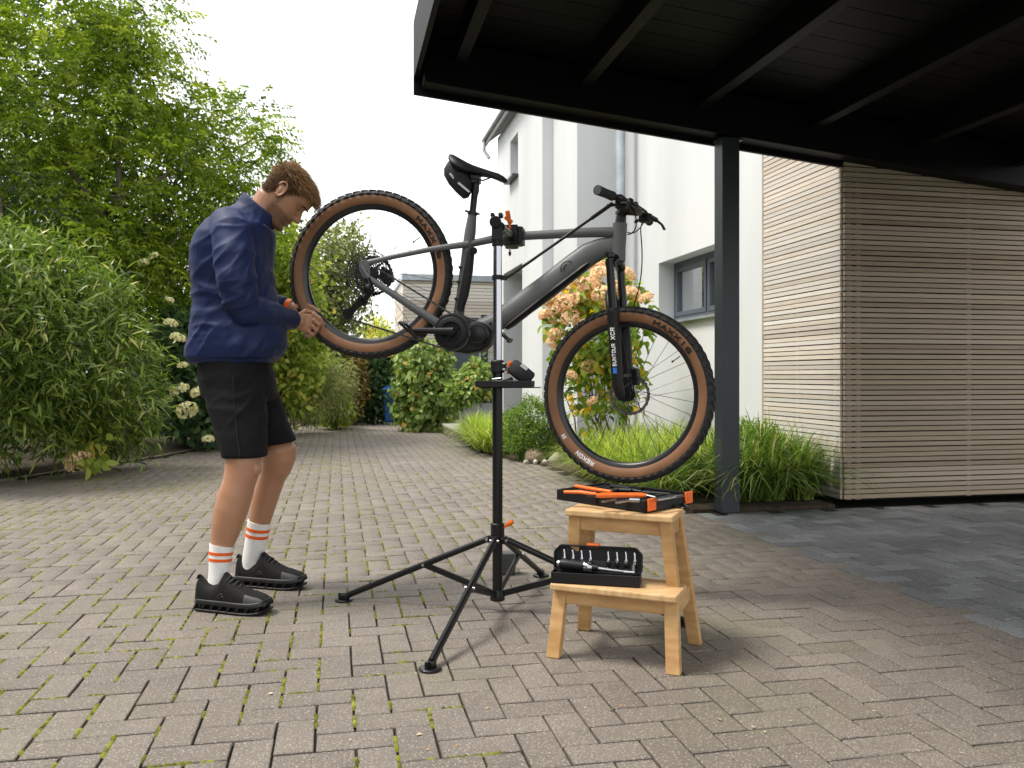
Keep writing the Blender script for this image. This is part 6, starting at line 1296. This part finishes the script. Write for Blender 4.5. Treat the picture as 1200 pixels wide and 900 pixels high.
for a_ in [(276, 352, 60, 13, .0075, 24, 32), (300, 362, 20, 12, .0055, 26, 20), (256, 300, 35, 19, .0060, 32, 40), (246, 345, 75, 22, .0065, 34, 30), (262, 402, 15, 17, .0080, 60, 22), (300, 405, 10, 14, .0070, 40, 20), (292, 292, 20, 15, .0065, 22, 40), (272, 262, 70, 12, .0045, 20, 24), (330, 372, 5, 7, .0035, 16, 16), (310, 330, 15, 13, .0055, 18, 40), (238, 380, 60, 18, .006, 22, 30)]: D_ += fold(*a_)
D_ += np.array([.0050 * mnoise.noise(Vector((x * 7, y * 7, z * 5))) + .0006 * mnoise.noise(Vector((x * 24, y * 24, z * 14))) for x, y, z in V.tolist()])
D_ -= .006 * np.exp(-((pyy - 421.5) / 2.2) ** 2) * (pyy > 400); V = V + Nn * D_[:, None]; setv(jme, V)
jo = finish(jme, "jacket", M['navy'], man)
mb = MB(); mb.tube([P(309, 263, ZT - .075), P(318, 270, ZT - .03), P(319.5, 272, ZT)], .0025, 6); mb.build("zip", M['steel'], jo)
mb = MB(); mb.lathe([(-.012, .0325), (-.010, .0345), (.010, .0345), (.012, .0325)], P(338.5, 359.3, 3.74), P(344, 361, 3.735) - P(337, 359, 3.74), 20, closed=False); mb.build("wrist_strap", M['orange'], man, smooth=True)
# ---- shorts
sh = MB()
sh.loft([pring(a_, b_, ZT, h_) for (a_, b_, h_) in [((238, 418), (314, 418), .160), ((235, 430), (317, 430), .168), ((236, 445), (320, 444), .178), ((240, 462), (322, 460), .180), ((247, 472), (318, 470), .16)]])
def shleg(rows): sh.loft([pring(a_, b_, z, h_, 30, .9) for (a_, b_, z, h_) in rows])
shleg([((240, 440), (308, 440), 3.435, .092), ((240, 460), (311, 460), 3.43, .096), ((246, 485), (312, 487), 3.41, .096), ((254, 511), (312.5, 513), 3.395, .094), ((260.5, 531), (312.5, 531), 3.385, .093), ((262, 536.5), (312, 535), 3.383, .093)])
shleg([((256, 440), (319, 438), 3.60, .092), ((262, 460), (324, 456), 3.61, .096), ((280, 485), (333, 480), 3.63, .094), ((292, 506), (340, 500), 3.64, .092), ((301, 521), (345.5, 512.5), 3.648, .091), ((303, 525), (346.5, 516.5), 3.65, .091)])
sme = remesh(sh, .007, 3, .5); V = verts(sme); Nn = vnorm(sme); xc = V[:, 0] * cA - V[:, 1] * sA; zc = V[:, 0] * sA + V[:, 1] * cA; hh = V[:, 2]; pxx = 600 + F * xc / zc; pyy = HY - F * (hh - H) / zc; D_ = np.zeros(len(V))
for a_ in [(290, 470, 40, 16, .006, 40, 30), (262, 500, 70, 20, .005, 30, 40), (320, 490, 30, 14, .005, 24, 30), (300, 440, 15, 14, .005, 30, 20)]: D_ += fold(*a_)
D_ += np.array([.004 * mnoise.noise(Vector((x * 10, y * 10, z * 6))) for x, y, z in V.tolist()]); setv(sme, V + Nn * D_[:, None]); so2 = finish(sme, "shorts", M['shorts'], man)
mb = MB(); mb.tube([P(273, 440, 3.33), P(274, 470, 3.328), P(277, 505, 3.302), P(281, 534, 3.288)], .0016, 5); mb.build("side_seam", M['fabric_black'], so2)
# ---- socks
def sock(tab, top, name="sock"):
    ys = [t for t in tab if t[0] > top + 3]; pr = [t for t in tab if t[0] <= top + 3][-1]
    def at_(y):
        for a_, b_ in zip(tab, tab[1:]):
            if a_[0] <= y <= b_[0]: t = (y - a_[0]) / (b_[0] - a_[0]); return tuple(a_[i] + (b_[i] - a_[i]) * t for i in range(4))
        return tab[-1]
    rows = [at_(top)] + [at_(top + 2)] + [at_(top + d) for d in range(8, 62, 6)]
    def tb(rows_, grow, nm, m, par):
        mb = MB(); c_ = [P((t[1] + t[2]) / 2, t[0], t[3]) for t in rows_]; r_ = [((t[2] - t[1]) / 2 / F * t[3] * .96 + grow, (t[2] - t[1]) / 2 / F * t[3] + grow) for t in rows_]; mb.tube(c_, r_, 32, up=dirw(0, 1)); return mb.build(nm, m, par, smooth=True, angle=60)
    so_ = tb(rows, .0045, name, M['sock'], man)
    for d in (7, 14.5): tb([at_(top + d), at_(top + d + 3.6)], .0055, "stripe", M['sock_stripe'], so_)
sock(near, 639); sock(far, 611)
# ---- shoes
def shoe(heel, toe):
    A2 = Vector(heel); B2 = Vector(toe); L_ = (B2 - A2).length; dx = (B2 - A2).normalized(); dy = ZU.cross(dx).normalized(); S2 = lambda x, y, z: A2 + dx * (x * L_) + dy * y + ZU * (z * 1.17)
    hw = lambda x: .034 + .006 * math.sin(min(1, x / .35) * math.pi / 2) + .010 * gs(x, .68, .16) - (.5 * max(0, x - .86)) ** 1 * .16 - .008 * max(0, (.08 - x) / .08)
    tops = [(0.0, .060), (.015, .100), (.04, .112), (.075, .100), (.13, .088), (.22, .082), (.30, .088), (.36, .112), (.395, .128), (.43, .120), (.50, .103), (.60, .088), (.70, .076), (.80, .067), (.90, .060), (.96, .052), (1.0, .040)]
    up = MB(); rings = []
    for (x, t) in tops:
        w = max(.010, hw(x)); ring = []
        for k in range(24):
            a_ = math.pi * k / 23; ring.append(S2(x + (.01 * math.sin(a_) if x > .95 else 0) - (.012 * math.sin(a_) if 0 < x < .03 else 0), w * math.copysign(abs(math.cos(a_)) ** (.62 if x > .15 else .8), math.cos(a_)) * (1 - .30 * math.sin(a_) ** 3 * (1 if x < .5 else .3)), .030 + (t - .030) * math.sin(a_) ** .75))
        rings.append(ring)
    up.loft(rings); uo = up.build("shoe", M['shoe'], man, smooth=True, angle=50)
    def band(z0, z1, g0, g1, nm, m):
        mb = MB(); n_ = 40; outl = []
        for k in range(n_):
            a_ = 2 * math.pi * k / n_; x = .5 - .5 * math.cos(a_); x = min(.985, max(.0, x)); outl.append((x, math.copysign(1, math.sin(a_)) if abs(math.sin(a_)) > 1e-6 else 0, abs(math.sin(a_))))
        def rg_(z, g): return [S2(x + (g / L_) * (1 if x > .9 else -1 if x < .1 else 0), sg * min(1, sa * 2.1) ** .6 * (max(.012, hw(x)) + g), z + (.014 * max(0, (x - .8) / .2) ** 2)) for (x, sg, sa) in outl]
        mb.loft([rg_(z0, g0 - .002), rg_(z0 + .002, g0), rg_(z1 - .002, g1), rg_(z1, g1 - .003)]); return mb.build(nm, m, uo, smooth=True, angle=50)
    band(.024, .040, .008, .005, "midsole", M['sole']); band(0.0, .010, .007, .009, "outsole", M['sole']); band(.008, .026, -.008, -.008, "sole_core", M['black_plastic'])
    for sg in (1, -1):
        for k in range(8):
            x = .03 + k * .125; mb = MB(); mb.bar(S2(x - .02, sg * (hw(x) + .001), .006 + .012 * max(0, (x - .8) / .2) ** 2), S2(x + .035, sg * (hw(x + .03) + .001), .028), .014, .010); mb.build("sole_pod", M['sole'], uo, bevel=.002)
    cap_ = MB(); rings = []
    for (x, t) in ((.74, .073), (.80, .0675), (.90, .0605), (.96, .0525), (1.002, .0405)):
        w = max(.010, hw(x)) + .0016; rings.append([S2(x + (.012 * math.sin(a_) if x > .95 else 0), w * math.copysign(abs(math.cos(a_)) ** .62, math.cos(a_)) * (1 - .09 * math.sin(a_) ** 3), .031 + (t - .028) * math.sin(a_) ** .75) for a_ in [math.radians(2 + (46 if k < 12 else 46) * (k % 12) / 11) if k < 12 else math.radians(132 + 46 * (k - 12) / 11) for k in range(24)]])
    for half in (slice(0, 12), slice(12, 24)):
        rr_ = [q[half] for q in rings]; n_ = 12; cap_.add([p for q in rr_ for p in q], [(i * n_ + k, i * n_ + k + 1, (i + 1) * n_ + k + 1, (i + 1) * n_ + k) for i in range(4) for k in range(n_ - 1)])
    cap_.build("toe_overlay", M['shoe_grey'], uo, smooth=True)
    for k in range(6):
        x = .45 + .052 * k; z = .121 - .010 * k - (.004 if k == 0 else 0) ; mb = MB(); mb.tube([S2(x, -.026, z - .012), S2(x + .008, 0, z - .002), S2(x, .026, z - .012)], [(.0042, .003)] * 3, 8); mb.build("lace", M['fabric_black'], uo, smooth=True)
    for sg in (1, -1):
        lg = MB(); w_ = hw(.40) * .985 + .001
        lg.tube([S2(.36 + .075 * k / 6, sg * (w_ - .001 * k / 6), .052 + .012 * math.sin(math.pi * k / 8)) for k in range(7)], .0014, 5); lg.tube([S2(.385 + .07 * k / 6, sg * (w_ + .0005), .048 + .008 * math.sin(math.pi * k / 7)) for k in range(7)], .0012, 5); lg.build("emblem", M['shoe_grey'], uo)
    hk = MB(); hk.bar(S2(-.012, 0, .100), S2(.012, 0, .114), .018, .006); hk.build("heel_tab", M['shoe'], uo, bevel=.002)
hl0, tl0 = G(233, 712.5), G(315, 719.5); shoe(hl0, tl0)
hl1, tl1 = G(279, 685), G(356, 690); shoe(hl1, tl1)
